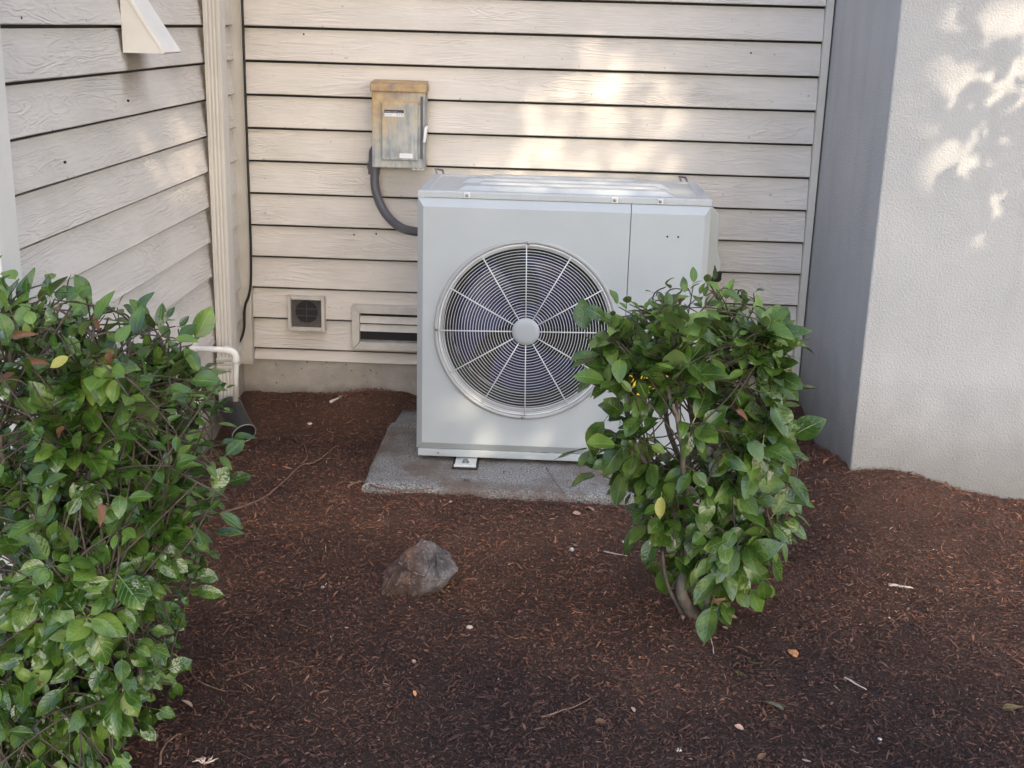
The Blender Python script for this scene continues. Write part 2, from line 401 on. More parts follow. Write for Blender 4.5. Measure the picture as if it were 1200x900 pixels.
# ---- stucco volume on the right
mb = MB().box((XS, YS, -.4), (3.6, BACK_Y+1.2, 4.2))
st_o = obj('stucco_wall', mb, M['stucco'], bevel=.006)
tag(st_o, 'pale grey rough stucco wall jutting out at the right with sun flecks on it', 'wall')

# ---- equipment pad
pad = MB()
ca, sa = math.cos(math.radians(-1.6)), math.sin(math.radians(-1.6))
x0, x1, y0, y1 = -.603, .66, 3.742, 4.575
prof = [(0.0, -.09), (0.0, -.016), (.005, -.006), (.016, 0.0)]
ring = []
def rp(x, y, z): dx, dy = x-x0, y-y0; return (x0+dx*ca-dy*sa*.0, y0+dy+dx*sa, z)
nside = 28
for ins, z in prof:
    a, b, c_, d = (x0+ins, y0+ins), (x1-ins, y0+ins), (x1-ins, y1-ins), (x0+ins, y1-ins)
    lp = []
    for p, q in ((a, b), (b, c_), (c_, d), (d, a)):
        for i in range(nside):
            t = i/nside; x, y = p[0]+(q[0]-p[0])*t, p[1]+(q[1]-p[1])*t
            w = .003*noise.noise(Vector((x*14, y*14, z*30)))
            lp.append(rp(x+w, y+w, z))
    ring.append(lp)
n4 = nside*4
fs = [(i*n4+j, i*n4+(j+1)%n4, (i+1)*n4+(j+1)%n4, (i+1)*n4+j) for i in range(len(prof)-1) for j in range(n4)]
pad.add([v for r in ring for v in r], fs+[tuple((len(prof)-1)*n4+j for j in range(n4))])
tag(obj('equipment_pad', pad, M['pad'], smooth='auto'), 'flat speckled grey concrete pad lying in the mulch under the heat pump', 'concrete pad')

# ------------------------------------------------------------------ heat pump
UX0, UX1, UF, UB = -.451, .499, 3.991, 4.452
hp = thing('heat_pump', 'pale grey outdoor heat pump unit with large round fan grille, standing on the concrete pad', 'heat pump', (0, 4.2, 0))
PF = UF-.021                                   # flat front face
fz0, fz1 = .071, .877; fx0, fx1, sx = -.431, .478, .2405
cx, cz, RR = -.087, .474, .305
def face_hole(x0, x1, z0, z1, y):
    ang = sorted(set([2*PI*i/96 for i in range(96)]+[math.atan2(z-cz, x-cx) % (2*PI) for x in (x0, x1) for z in (z0, z1)]))
    vs = []
    for a in ang:
        c, s = math.cos(a), math.sin(a)
        vs.append((cx+RR*c, y, cz+RR*s))
        t = min([(xx-cx)/c for xx in (x0, x1) if c*(xx-cx) > 1e-9]+[(zz-cz)/s for zz in (z0, z1) if s*(zz-cz) > 1e-9])
        vs.append((cx+t*c, y, cz+t*s))
    n = len(ang); return vs, [(2*i, 2*i+1, 2*((i+1) % n)+1, 2*((i+1) % n)) for i in range(n)]
mb = MB(); vs, fs = face_hole(fx0, sx-.001, fz0, fz1, PF); mb.add(vs, fs)
T = .904; B = .044
mb.add([(UX0, UF, T), (sx-.001, UF, T), (sx-.001, PF, fz1), (fx0, PF, fz1), (UX0, UF, B), (fx0, PF, fz0), (sx-.001, UF, B), (sx-.001, PF, fz0)],
       [(0, 1, 2, 3), (0, 3, 5, 4), (4, 5, 7, 6), (1, 6, 7, 2)])
mb.add([(UX0, UF, T), (UX0, UF+.05, T), (UX0, UF+.05, B), (UX0, UF, B)], [(0, 1, 2, 3)])
obj('front_panel', mb, M['unit'], hp, fix=True)
mb = MB()
sx2 = sx+.0015
mb.add([(sx2, UF, T), (UX1, UF, T), (fx1, PF, fz1), (sx2, PF, fz1), (UX1, UF, B), (fx1, PF, fz0), (sx2, UF, B), (sx2, PF, fz0)],
       [(0, 1, 2, 3), (3, 2, 5, 7), (1, 4, 5, 2), (6, 7, 5, 4), (0, 3, 7, 6)])
mb.add([(UX1, UF, T), (UX1, UF+.23, T), (UX1, UF+.23, B), (UX1, UF, B)], [(0, 1, 2, 3)])
sp = obj('service_panel', mb, M['unit'], hp)
for px_ in (.361, .396): obj('screw_hole', MB().lathe([(.0034, 0), (.0034, .002)], (px_, PF-.0012, .805), n=12, cap0=True, cap1=True), M['dark'], sp)
obj('cabinet', MB().box((UX0+.003, UF+.19, .03), (UX1-.003, UB, .903)), M['unit'], hp)
obj('partition', MB().box((sx+.004, UF+.004, .03), (sx+.02, UF+.19, .9)), M['unit'], hp)
obj('coil', MB().box((UX0-.0006, UF+.20, .07), (UX0+.02, UB-.03, .88)), M['coil'], hp)
lip = obj('base_pan', MB().box((UX0+.005, UF-.006, .017), (UX1-.003, UB-.003, .043)), M['unit'], hp, bevel=.0025)
obj('lip_groove', MB().box((UX0+.018, UF-.0066, .0235), (UX1-.02, UF-.005, .0375)), M['unit'], lip, bevel=.0005)
def screw(p, parent, r=.006, seat=True):
    if seat: obj('screw_plate', MB().box((p[0]-.0095, p[1]-.0015, p[2]-.0095), (p[0]+.0095, p[1]+.001, p[2]+.0095)), M['grille'], parent, bevel=.001)
    obj('screw', MB().lathe([(r, -.0015), (r, -.004), (r*.5, -.005)], p, n=12, cap1=True), M['steel'], parent, smooth='auto')
screw((-.375, UF-.006, .0305), hp, .004, False)
# top cover with pressed ribs
mb = MB(); cz0, cz1 = .9055, .9265
pr_ = [(0, cz0), (0, cz1-.004), (.004, cz1)]
rings = [[(UX0+i, UF-.003+i, z), (UX1-i, UF-.003+i, z), (UX1-i, UB+.004-i, z), (UX0+i, UB+.004-i, z)] for i, z in pr_]
rings.append([(UX0+.035, UF+.03, cz1), (UX1-.035, UF+.03, cz1), (UX1-.035, UB-.03, cz1), (UX0+.035, UB-.03, cz1)])
rings.append([(UX0+.037, UF+.032, cz1-.003), (UX1-.037, UF+.032, cz1-.003), (UX1-.037, UB-.032, cz1-.003), (UX0+.037, UB-.032, cz1-.003)])
mb.add([v for r in rings for v in r], [(i*4+j, i*4+(j+1)%4, (i+1)*4+(j+1)%4, (i+1)*4+j) for i in range(len(rings)-1) for j in range(4)]+[(16, 17, 18, 19)])
top = obj('top_cover', mb, M['unit_top'], hp)
def rib(xa, xb, ya, yb, h=.015):
    z = cz1-.0032; s = .013; e = .03
    m = MB().add([(xa, ya, z), (xb, ya, z), (xb, yb, z), (xa, yb, z), (xa+e, ya+s, z+h), (xb-e, ya+s, z+h), (xb-e, yb-s, z+h), (xa+e, yb-s, z+h)],
                 [(4, 5, 6, 7), (0, 1, 5, 4), (1, 2, 6, 5), (2, 3, 7, 6), (3, 0, 4, 7)])
    obj('pressed_rib', m, M['unit_top'], top, bevel=.0025, smooth='auto')
rib(-.33, .385, UF+.05, UF+.125); rib(-.28, .36, UF+.155, UF+.225); rib(-.33, .385, UF+.255, UF+.335); rib(-.25, .30, UF+.36, UF+.42)
for sxx in (-.291, .187, .333): screw((sxx, UF-.0035, .9155), top, .0058)
for xx in (UX0+.02, UX1-.05): obj('rear_clip', MB().tube([(xx, UB+.01, .91), (xx-.012, UB+.03, .94), (xx+.012, UB+.05, .935), (xx+.02, UB+.02, .918)], .004, 6), M['steel'], hp)
# bell mouth and fan
mb = MB().lathe([(RR+.001, -.0004), (RR+.0005, -.006), (RR-.006, -.0085), (RR-.012, -.004), (RR-.016, .012), (.285, .025), (.281, .05)], (cx, PF, cz), n=96)
obj('fan_shroud', mb, M['shroud'], hp, smooth=True, fix=False)
obj('shroud_throat', MB().lathe([(.282, .0505), (.276, .09), (.270, .175)], (cx, PF, cz), n=64), M['dark'], hp, smooth=True, fix=False)
obj('shroud_back', MB().lathe([(.272, 0), (.272, .004)], (cx, UF+.178, cz), n=64, cap0=True, cap1=True), M['dark'], hp)
fan = obj('fan', MB().lathe([(.0, -.052), (.045, -.05), (.06, -.04), (.065, 0), (.065, .06)], (cx, UF+.085, cz), n=40), M['fan'], hp, smooth=True)
for b in range(3):
    m = MB(); a0 = b*2*PI/3+.35; v = []; na, nr_ = 14, 6
    for i in range(na+1):
        for j in range(nr_+1):
            r = .062+(.250-.062)*j/nr_; sweep = .95+.35*j/nr_
            a = a0+.5*j/nr_+sweep*(i/na-.5)*1.35
            y = UF+.085+(.5-i/na)*.085
            v.append((cx+r*math.cos(a), y, cz+r*math.sin(a)))
    f = [(i*(nr_+1)+j, (i+1)*(nr_+1)+j, (i+1)*(nr_+1)+j+1, i*(nr_+1)+j+1) for i in range(na) for j in range(nr_)]
    m.add(v, f)
    o = obj('blade', m, M['fan'], fan, smooth=True)
    so_ = o.modifiers.new('thick', 'SOLIDIFY'); so_.thickness = .003
# wire grille
gy0 = PF-.006
gr = obj('fan_grille', MB().lathe([(.286, 0), (.289, -.003), (.292, 0), (.289, .003), (.286, 0)], (cx, gy0+.003, cz), n=96), M['grille'], hp, smooth=True)
obj('hub_disc', MB().lathe([(.0455, .003), (.0465, 0), (.045, -.004), (.03, -.0055), (.0005, -.006)], (cx, gy0-.002, cz), n=48, cap1=True), M['unit'], gr, smooth=True)
def circ(r, y, n=80): return [(cx+r*math.cos(2*PI*i/n), y, cz+r*math.sin(2*PI*i/n)) for i in range(n)]
nring = 25
for i in range(nring):
    r = .053+(.280-.053)*i/(nring-1)
    obj('ring', MB().tube(circ(r, gy0+.0005), .0011, 5, closed=True), M['grille'], gr, smooth=True, fix=False)
for i in range(3):
    obj('ring', MB().tube(circ(.286-.004*i, gy0+.012+.011*i), .0016, 5, closed=True), M['grille'], gr, smooth=True, fix=False)
for i in range(12):
    a = 2*PI*i/12+.02; c, s = math.cos(a), math.sin(a)
    obj('spoke', MB().tube([(cx+.04*c, gy0-.002, cz+.04*s), (cx+.288*c, gy0-.002, cz+.288*s)], .0021, 6), M['grille'], gr, smooth=True)
for a in (PI/2, PI, -PI/2, 0):
    obj('clip', MB().lathe([(.0065, 0), (.0065, -.007), (.003, -.009)], (cx+.297*math.cos(a), gy0+.0, cz+.297*math.sin(a)), n=14, cap1=True), M['steel'], gr, smooth='auto')
# valve cover on the right side
def P3(x, y, z): return (x, y, z)
mb = MB().prism([(UX1, 4.22, .885), (UX1+.052, 4.22, .852), (UX1+.060, 4.22, .835), (UX1+.060, 4.22, .72), (UX1+.078, 4.22, .675), (UX1+.072, 4.22, .655), (UX1+.03, 4.22, .60), (UX1, 4.22, .585)], (0, .16, 0))
vc = obj('valve_cover', mb, M['unit'], hp, bevel=.005)
obj('grommet', MB().lathe([(.015, 0), (.02, .006), (.02, .03), (.013, .034)], (UX1+.062, 4.235, .612), ax='z', n=20, cap0=True, cap1=True), M['rubber'], vc, smooth='auto')
# feet
for fx in (-.278, .30):
    ft = obj('mounting_foot', MB().box((fx-.036, UF-.075, .0065), (fx+.036, UF+.3, .0115)), M['galv'], hp, bevel=.0015)
    obj('foot_rim', MB().box((fx-.038, UF-.077, .0062), (fx+.038, UF-.072, .0145)), M['galv'], ft, bevel=.001)
    obj('rubber_pad', MB().box((fx-.044, UF-.085, .0005), (fx+.044, UF+.33, .0062)), M['rubber'], ft, bevel=.001)
    obj('bolt', MB().lathe([(.013, 0), (.013, .003), (.0085, .003), (.0085, .011), (.004, .013)], (fx, UF-.042, .0115), ax='z', n=6, cap1=True), M['steel'], ft)
obj('foot_strut', MB().box((-.42, UF+.05, .0116), (.47, UF+.38, .0172)), M['dark'], hp)
# yellow sticker low on the service panel, seen through the shrub
obj('energy_sticker', MB().box((.262, PF-.0012, .26), (.405, PF-.0003, .46)), M['yellow'], hp, label='yellow sticker on the lower service panel')

# ------------------------------------------------------------------ disconnect box + conduit
db = thing('disconnect_box', 'rusty grey electrical disconnect box mounted on the siding above the heat pump', 'electrical box', (-.59, BACK_Y, .93))
obj('enclosure', MB().box((-.686, 4.562, .93), (-.492, BACK_Y-.001, 1.206)), M['box'], db, bevel=.003)
obj('rain_cap', MB().prism([(-.692, 4.555, 1.203), (-.487, 4.555, 1.203), (-.487, 4.555, 1.232), (-.692, 4.555, 1.232)], (0, .104, 0)), M['boxcap'], db, bevel=.004, label='orange rusted top cap')
mbx = MB().prism([(-.690, 4.558, 1.2325), (-.489, 4.558, 1.2325), (-.489, 4.659, 1.240), (-.690, 4.659, 1.240)], (0, 0, .002)); obj('cap_slope', mbx, M['boxcap'], db)
cov = obj('cover_panel', MB().box((-.650, 4.552, .958), (-.516, 4.5618, 1.166)), M['box'], db, bevel=.006)
obj('cover_rim', MB().box((-.656, 4.558, 1.160), (-.510, 4.5616, 1.172)), M['boxcap'], cov, bevel=.002)
# printed labels
lb = obj('maker_label', MB().box((-.638, 4.5510, 1.1285), (-.568, 4.5517, 1.140)), M['labelnavy'], cov)
obj('label_white_strip', MB().box((-.638, 4.5510, 1.1165), (-.568, 4.5517, 1.1284)), M['labelwhite'], lb)
def text(s, x, y, z, size, m, parent, name='lettering'):
    c = bpy.data.curves.new(name, 'FONT'); c.body = s; c.size = size; c.extrude = .0001; c.resolution_u = 2
    tmp = bpy.data.objects.new(name, c); COL.objects.link(tmp); bpy.context.view_layer.update()
    me = bpy.data.meshes.new_from_object(tmp.evaluated_get(bpy.context.evaluated_depsgraph_get())); bpy.data.objects.remove(tmp)
    me.materials.clear(); me.materials.append(m)
    o = bpy.data.objects.new(name, me); COL.objects.link(o)
    o.parent = parent; org = ORG[parent.name]; o.location = Vector((x, y, z))-org; o.rotation_euler = (PI/2, 0, 0)
    return o
text('GENERAL DUTY', -.6355, 4.5506, 1.1307, .0058, M['inkwhite'], lb)
text('SAFETY SWITCH', -.605, 4.5506, 1.1307, .0042, M['inkwhite'], lb)
text('Disconnect', -.636, 4.5506, 1.1207, .0055, M['ink'], lb)
text('E T N', -.593, 4.5506, 1.1195, .0092, M['ink'], lb)
wl = obj('white_sticker', MB().box((-.583, 4.5510, .968), (-.534, 4.5517, .985)), M['labelwhite'], cov)
text('60A  240V AC', -.577, 4.5506, .974, .0055, M['inkwhite'], wl)
obj('hinge_channel', MB().box((-.5075, 4.5585, .965), (-.4985, 4.5618, 1.19)), M['conduit'], db, bevel=.001)
ha = obj('handle', MB().tube(spline([(-.486, 4.575, 1.08), (-.487, 4.548, 1.075), (-.489, 4.545, 1.05), (-.492, 4.545, 1.028)], 4), .006, 8), M['labelwhite'], db, smooth=True)
obj('side_rail', MB().box((-.4918, 4.60, .94), (-.487, 4.615, 1.20)), M['box'], db, bevel=.001)
for i in range(3): obj('lower_latch', MB().box((-.535+.016*i, 4.557, .9255), (-.526+.016*i, 4.575, .9298)), M['galv'], db)
for i, xx in enumerate((-.64, -.625, -.61, -.60, -.585, -.575, -.56)):
    pass
cd = thing('conduit', 'dark grey flexible conduit curving from the box down to the heat pump', 'conduit', (-.68, 4.61, .93))
pp = [at_y(444, 186, 4.615), at_y(439, 205, 4.613), at_y(441, 226, 4.60), at_y(451, 249, 4.57), at_y(467, 265, 4.52), at_y(484, 271, 4.44), Vector((UX0+.01, 4.40, at_y(487, 271, 4.4).z))]
obj('hose', MB().tube(spline(pp, 8), .0165, 14), M['conduit'], cd, smooth=True)
p0 = at_y(438, 195, 4.614)
obj('fitting', MB().lathe([(.022, -.028), (.022, -.008), (.025, -.008), (.025, .012), (.020, .016), (.018, .04)], (p0.x, 4.614, p0.z), ax='z', n=20, cap0=True, cap1=True), M['conduit'], cd, smooth='auto')
obj('elbow', MB().tube(spline([(p0.x, 4.614, p0.z+.03), (p0.x+.002, 4.614, p0.z+.055), (p0.x+.02, 4.614, p0.z+.075), (-.66, 4.614, p0.z+.08)], 5), .019, 12), M['conduit'], cd, smooth=True)
pe = pp[-1]
obj('end_fitting', MB().lathe([(.021, -.03), (.021, -.012), (.024, -.012), (.024, -.001)], (UX0, 4.405, pe.z), ax='x', n=18, cap0=True, cap1=True), M['steel'], cd, smooth='auto')

# ------------------------------------------------------------------ vents
sv = thing('wall_vent', 'small square wall vent with dark screen and round duct, low on the siding', 'vent', (-.957, BACK_Y, .35))
vx0, vx1, vz0, vz1 = -1.030, -.886, .280, .416
fr = MB(); w = .0125
for a, b in (((vx0, vz0), (vx0+w, vz1)), ((vx1-w, vz0), (vx1, vz1)), ((vx0+w+.0005, vz1-w), (vx1-w-.0005, vz1)), ((vx0+w+.0005, vz0), (vx1-w-.0005, vz0+w))):
    fr.box((a[0], 4.634, a[1]), (b[0], 4.672, b[1]))
obj('frame', fr, M['paintedvent'], sv, bevel=.0015)
obj('screen', MB().box((vx0+.012, 4.648, vz0+.012), (vx1-.012, 4.652, vz1-.012)), M['screen'], sv)
vcx, vcz = (vx0+vx1)/2+.001, (vz0+vz1)/2+.006
obj('duct_opening', MB().lathe([(.0445, 0), (.0445, -.0012)], (vcx, 4.6478, vcz), n=40, cap0=True, cap1=True), M['dark'], sv)
obj('duct_ring', MB().tube([(vcx+.045*math.cos(2*PI*i/40), 4.646, vcz+.045*math.sin(2*PI*i/40)) for i in range(40)], .0016, 5, closed=True), M['screen'], sv, smooth=True)
for dz in (-.016, .012): obj('crossbar', MB().box((vcx-.042, 4.6445, vcz+dz-.001), (vcx+.042, 4.646, vcz+dz+.001)), M['screen'], sv)
obj('crossbar', MB().box((vcx-.001, 4.6440, vcz-.043), (vcx+.001, 4.6446, vcz+.043)), M['screen'], sv)
obj('drip', MB().lathe([(.003, 0), (.004, -.012), (.001, -.018)], (vcx-.002, 4.632, vz0+.002), ax='z', n=8, cap0=True, cap1=True), M['paintedvent'], sv, smooth=True)
lv = thing('louver_vent', 'beige rectangular louver vent half hidden behind the left side of the heat pump', 'vent', (-.55, BACK_Y, .3))
lx0, lx1, lz0, lz1 = -.778, -.33, .213, .389; w = .03
def mitre(a, b, c, d): return MB().prism([(p[0], 4.630, p[1]) for p in (a, b, c, d)], (0, .044, 0))
g1 = .0008
obj('frame_rail', mitre((lx0, lz1), (lx0+w, lz1-w), (lx1-w, lz1-w), (lx1, lz1)), M['paintedvent'], lv, bevel=.002)
obj('frame_rail', mitre((lx0, lz0), (lx1, lz0), (lx1-w, lz0+w), (lx0+w, lz0+w)), M['paintedvent'], lv, bevel=.002)
obj('frame_stile', mitre((lx0-g1, lz0+g1), (lx0+w-g1, lz0+w+g1), (lx0+w-g1, lz1-w-g1), (lx0-g1, lz1-g1)), M['paintedvent'], lv, bevel=.002)
obj('frame_stile', mitre((lx1+g1, lz0+g1), (lx1-w+g1, lz0+w+g1), (lx1-w+g1, lz1-w-g1), (lx1+g1, lz1-g1)), M['paintedvent'], lv, bevel=.002)
obj('screen', MB().box((lx0+.02, 4.6565, lz0+.02), (lx1-.02, 4.6585, lz1-.02)), M['dark'], lv)
for zc in (.3335, .3005):
    obj('slat', MB().prism([(lx0+w, 4.634, zc-.0125), (lx0+w, 4.6365, zc-.014), (lx0+w, 4.648, zc+.0115), (lx0+w, 4.6465, zc+.013)], (lx1-lx0-2*w, 0, 0)), M['paintedvent'], lv)
obj('lint', MB().box((lx0+w, 4.646, lz0+w), (lx1-w, 4.656, lz0+w+.007)), M['greyplastic'], lv)

# ------------------------------------------------------------------ downspout, drain, cable
ds = thing('downspout', 'beige ribbed rectangular downspout standing in the wall corner on the left', 'downspout', (-1.18, 4.26, 0))
DX0, DX1, DY0, DY1 = -1.1985, -1.143, 4.227, 4.303
poly = [(DX0, DY0)]
for i in range(3):
    a = DX0+.010+i*.0125
    poly += [(a, DY0), (a+.003, DY0+.0022), (a+.006, DY0+.0022), (a+.009, DY0)]
poly += [(DX1-.004, DY0), (DX1, DY0+.004)]
for i in range(3):
    a = DY0+.016+i*.017
    poly += [(DX1, a), (DX1-.0018, a+.003), (DX1-.0018, a+.007), (DX1, a+.010)]
poly += [(DX1, DY1-.004), (DX1-.004, DY1), (DX0, DY1)]
obj('pipe', MB().prism([(x, y, .09) for x, y in poly], (0, 0, 3.5)), M['downspout'], ds)
for zz in (.253,):
    for dz in (-.016, -.001, .014):
        pl = [(DX0, DY0-.002, zz+dz), (DX1+.002, DY0-.002, zz+dz), (DX1+.002, DY1+.001, zz+dz)]
        obj('strap', MB().prism([(DX0-.004, DY0-.0035, zz+dz-.0065), (DX1+.0035, DY0-.0035, zz+dz-.0065), (DX1+.0035, DY1+.003, zz+dz-.0065), (DX0-.004, DY1+.003, zz+dz-.0065)], (0, 0, .0125)), M['downspout'], ds, bevel=.003)
obj('adapter', MB().tube(spline([(-1.168, 4.262, .11), (-1.166, 4.258, .09), (-1.162, 4.245, .075)], 6), .04, 20), M['blackplastic'], ds, smooth=True)
# black drain elbow half sunk in the mulch
de = thing('drain_elbow', 'black plastic drain elbow at the foot of the downspout, open end in the mulch', 'drain pipe', (-1.1, 4.15, 0))
axis_ = [Vector((-1.168, 4.258, .10)), Vector((-1.158, 4.225, .065)), at_y(271, 479, 4.16), at_y(280, 496, 4.09), at_y(286, 508, 4.05)]
sp_ = spline(axis_, 7)
rr_ = [.038+.0025*(i % 2) if i < 8 else .041 for i in range(len(sp_))]
obj('elbow_body', MB().tube(sp_, rr_, 22, cap=False), M['blackplastic'], de, smooth=True)
obj('grey_collar', MB().tube(sp_[9:15], [.043, .0455, .0465, .0465, .0455, .043], 22, cap=False), M['greyplastic'], de, smooth=True, label='grey collar band')  # band in a lighter grey than the black elbow
t_ = (sp_[-1]-sp_[-3]).normalized(); a_ = t_.orthogonal().normalized(); b_ = t_.cross(a_)
obj('rim', MB().tube([sp_[-1]+(a_*math.cos(2*PI*i/32)+b_*math.sin(2*PI*i/32))*.0425 for i in range(32)], .0020, 6, closed=True), M['greyplastic'], de, smooth=True)
obj('inside', MB().tube([sp_[-3], sp_[-2]], .040, 20), M['dark'], de)
pv = thing('drain_pipe', 'thin white pipe with an elbow in front of the downspout foot', 'pipe', (-1.15, 4.1, .2))
y_ = 4.10
q = [at_y(196, 408, y_-.25), at_y(240, 409, y_-.05), at_y(262, 410, y_), at_y(270, 411.5, y_), at_y(275.5, 416, y_), at_y(276.5, 424, y_), at_y(276, 470, y_)]
obj('pipe', MB().tube(spline(q[:3], 6), .0105, 14), M['pvc'], pv, smooth=True)
obj('pipe', MB().tube([q[5], q[6]], .0095, 14), M['downspout'], pv, smooth=True)
obj('elbow', MB().tube(spline(q[2:6], 6), .0135, 14), M['pvc'], pv, smooth=True)
cb = spline([Vector((-1.166, 4.628, 3.6)), Vector((-1.166, 4.628, 1.6)), Vector((-1.165, 4.628, 1.0)), Vector((-1.166, 4.627, .5)), at_y(287, 360, 4.627), at_y(286, 385, 4.622), at_y(281, 400, 4.60), at_y(270, 414, 4.53)], 8)
tag(obj('cable', MB().tube(cb, .0048, 8), M['cable'], smooth=True), 'thin black cable running down the inside corner beside the downspout', 'cable')

# ------------------------------------------------------------------ wedge shaped hood, top left
hd = thing('wall_hood', 'white painted wedge shaped wooden hood on the left siding wall near the top', 'hood', (LEFT_X, 3.5, 1.35))
hx = LEFT_X-.002; hy0, hy1 = 3.463, 3.60
pA = at_y(191, 63, hy0); out = pA.x
hz0 = pA.z
pB = at_y(150, 1, hy0); slope = (pB.x-out)/(pB.z-hz0)
hz1 = hz0+(hx+.004-out)/slope
obj('side_board', MB().prism([(hx, hy0, hz0), (out, hy0, hz0), (hx+.004, hy0, hz1), (hx, hy0, hz1)], (0, hy1-hy0, 0)), M['white_trim'], hd)
dv = Vector((out-(hx+.004), 0, hz0-hz1)).normalized(); nv = Vector((-dv.z, 0, dv.x)); 
if nv.x < 0: nv = -nv
e0, e1 = Vector((hx+.004, hy0-.003, hz1)), Vector((out, hy0-.003, hz0-.002))
obj('face_board', MB().prism([e0+nv*.0006, e1+nv*.0006, e1+nv*.011, e0+nv*.011], (0, hy1-hy0+.006, 0)), M['white_trim'], hd, bevel=.0015)

# ------------------------------------------------------------------ rock
def rock():
    body = [(-.008, .005, .108), (.030, .015, .104), (-.055, -.015, .070), (-.095, .0, .030), (-.030, -.055, .052), (.018, -.066, .044), (.074, .0, .074), (.086, -.03, .048), (.062, -.066, .040),
            (-.04, .06, .06), (.05, .06, .055), (-.105, -.05, -.02), (-.02, -.070, -.02), (.040, -.028, -.03), (.06, .05, -.03), (-.08, .06, -.03)]
    plate = [(-.004, .0, .119), (.024, .006, .112), (-.052, -.018, .082), (-.060, -.030, .066), (-.020, -.062, .056), (.006, -.068, .050), (.030, -.030, .085), (-.02, .02, .08), (0, -.02, .05)]
    flake = [(.038, -.022, .090), (.072, -.006, .080), (.090, -.034, .052), (.066, -.072, .042), (.036, -.070, .050), (.05, -.01, .05)]
    bm = bmesh.new()
    for pts in (body, plate, flake):
        vv = [bm.verts.new(p) for p in pts]
        r = bmesh.ops.convex_hull(bm, input=vv)
        bmesh.ops.delete(bm, geom=[v for v in vv if v.is_valid and not v.link_faces], context='VERTS')
    bmesh.ops.bevel(bm, geom=bm.edges[:], offset=.0018, segments=2, affect='EDGES', profile=.6)
    bmesh.ops.triangulate(bm, faces=bm.faces[:])
    bmesh.ops.subdivide_edges(bm, edges=bm.edges[:], cuts=4, use_grid_fill=True)
    bm.normal_update()
    for v in bm.verts:
        p = v.co.copy()
        v.co = p+v.normal*(.003*noise.noise(p*28)+.0028*noise.noise(p*70)+.002*noise.noise(p*190))
    me = bpy.data.meshes.new('rock'); bm.to_mesh(me); bm.free()
    return me
k = N('lichen stained rock with painted edge shading'); c = k.coord()
n = k.noise(c, 22, 6, .65); n2 = k.noise(c, 75, 5, .7); n3 = k.noise(c, 260, 3); xyz = k.n('SeparateXYZ', {0: c})
brown = k.ramp(n, [(.34, (.035, .021, .017)), (.5, (.085, .050, .038)), (.66, (.19, .105, .07))])
grey = k.ramp(n, [(.34, (.04, .034, .034)), (.5, (.095, .082, .082)), (.66, (.21, .185, .18))])
col = k.mix(k.f(k.math('ADD', xyz.outputs[0], k.math('MULTIPLY', n2, .05)), .0, .045), brown, grey)
col = k.mix(k.math('MULTIPLY', k.f(n2, .56, .66), .65), col, (.27, .245, .235))
col = k.mix(k.math('MULTIPLY', k.f(n3, .60, .70), .6), col, (.05, .04, .035))
col = k.mix(k.math('MULTIPLY', k.f(k.math('ADD', xyz.outputs[2], k.math('MULTIPLY', n2, .05)), .048, .02), .9), col, (.05, .034, .022))
pt = k.n('NewGeometry').outputs['Pointiness']
col = k.mix(k.math('MULTIPLY', k.f(pt, .51, .56), .55), col, (.36, .30, .27)); col = k.mix(k.math('MULTIPLY', k.f(pt, .49, .44), .7), col, (.025, .019, .016))  # pale edges and dark creases painted in for facet contrast the light lacks
M['rock'] = k.done(col, .8, k.bump(n2, 1.0, .010, k.bump(n3, .6, .003)))
me = rock(); me.materials.append(M['rock'])
rk = bpy.data.objects.new('rock', me); COL.objects.link(rk)
rp_ = at_z(492, 700, -.03)
rk.location = (rp_.x, rp_.y+.055, -.012); rk.rotation_euler = (0, 0, .08); rk.scale = (1.08, 1.05, 1.06)
tag(rk, 'single grey brown rock half buried in the mulch in front of the heat pump', 'rock')

# ------------------------------------------------------------------ leaves and shrubs
def leaf_geo(width, curl, fold, wav, nst=8):
    vs, uv, fs = [], [], []
    for i in range(nst+1):
        t = i/nst
        w = width*math.sin(PI*min(1, t**.88))**.75 if 0 < t < 1 else 0.0
        if t > .8: w *= 1-(t-.8)*1.2
        zc = -curl*t*t
        for s in (-1, -.5, 0, .5, 1):
            x = s*w; z = zc+fold*abs(s)*w+wav*math.sin(t*9+s*2)*abs(s)*.5
            vs.append((x, t, z)); uv.append((.5+s*.5, t))
    for i in range(nst):
        for j in range(4):
            a = i*5+j; fs.append((a, a+1, a+6, a+5))
    n = len(vs)          # petiole
    vs += [(-.012, -.22, -.02), (.012, -.22, -.02), (.012, .03, .0), (-.012, .03, .0)]; uv += [(.5, 0)]*4
    fs.append((n, n+1, n+2, n+3))
    return np.array(vs, float), uv, fs
VAR = [leaf_geo((.23, .27, .31, .35)[i % 4]+random.uniform(-.02, .02), random.choice((.05, .15, .3, .5)), random.uniform(.05, .55), random.uniform(0, .09)) for i in range(12)]
VAR += [leaf_geo(.20, .8, 1.0, .14), leaf_geo(.26, 1.0, .7, .2), leaf_geo(.17, .5, 1.3, .1)]
def leaf_mesh(i, m, name='leaf'):
    vs, uv, fs = VAR[i]
    me = bpy.data.meshes.new(name); me.from_pydata(vs.tolist(), [], fs)
    ul = me.uv_layers.new(name='UVMap'); me.materials.append(m)
    li = [vi for f in fs for vi in f]
    ul.data.foreach_set('uv', [q for vi in li for q in uv[vi]])
    me.polygons.foreach_set('use_smooth', [True]*len(fs)); return me
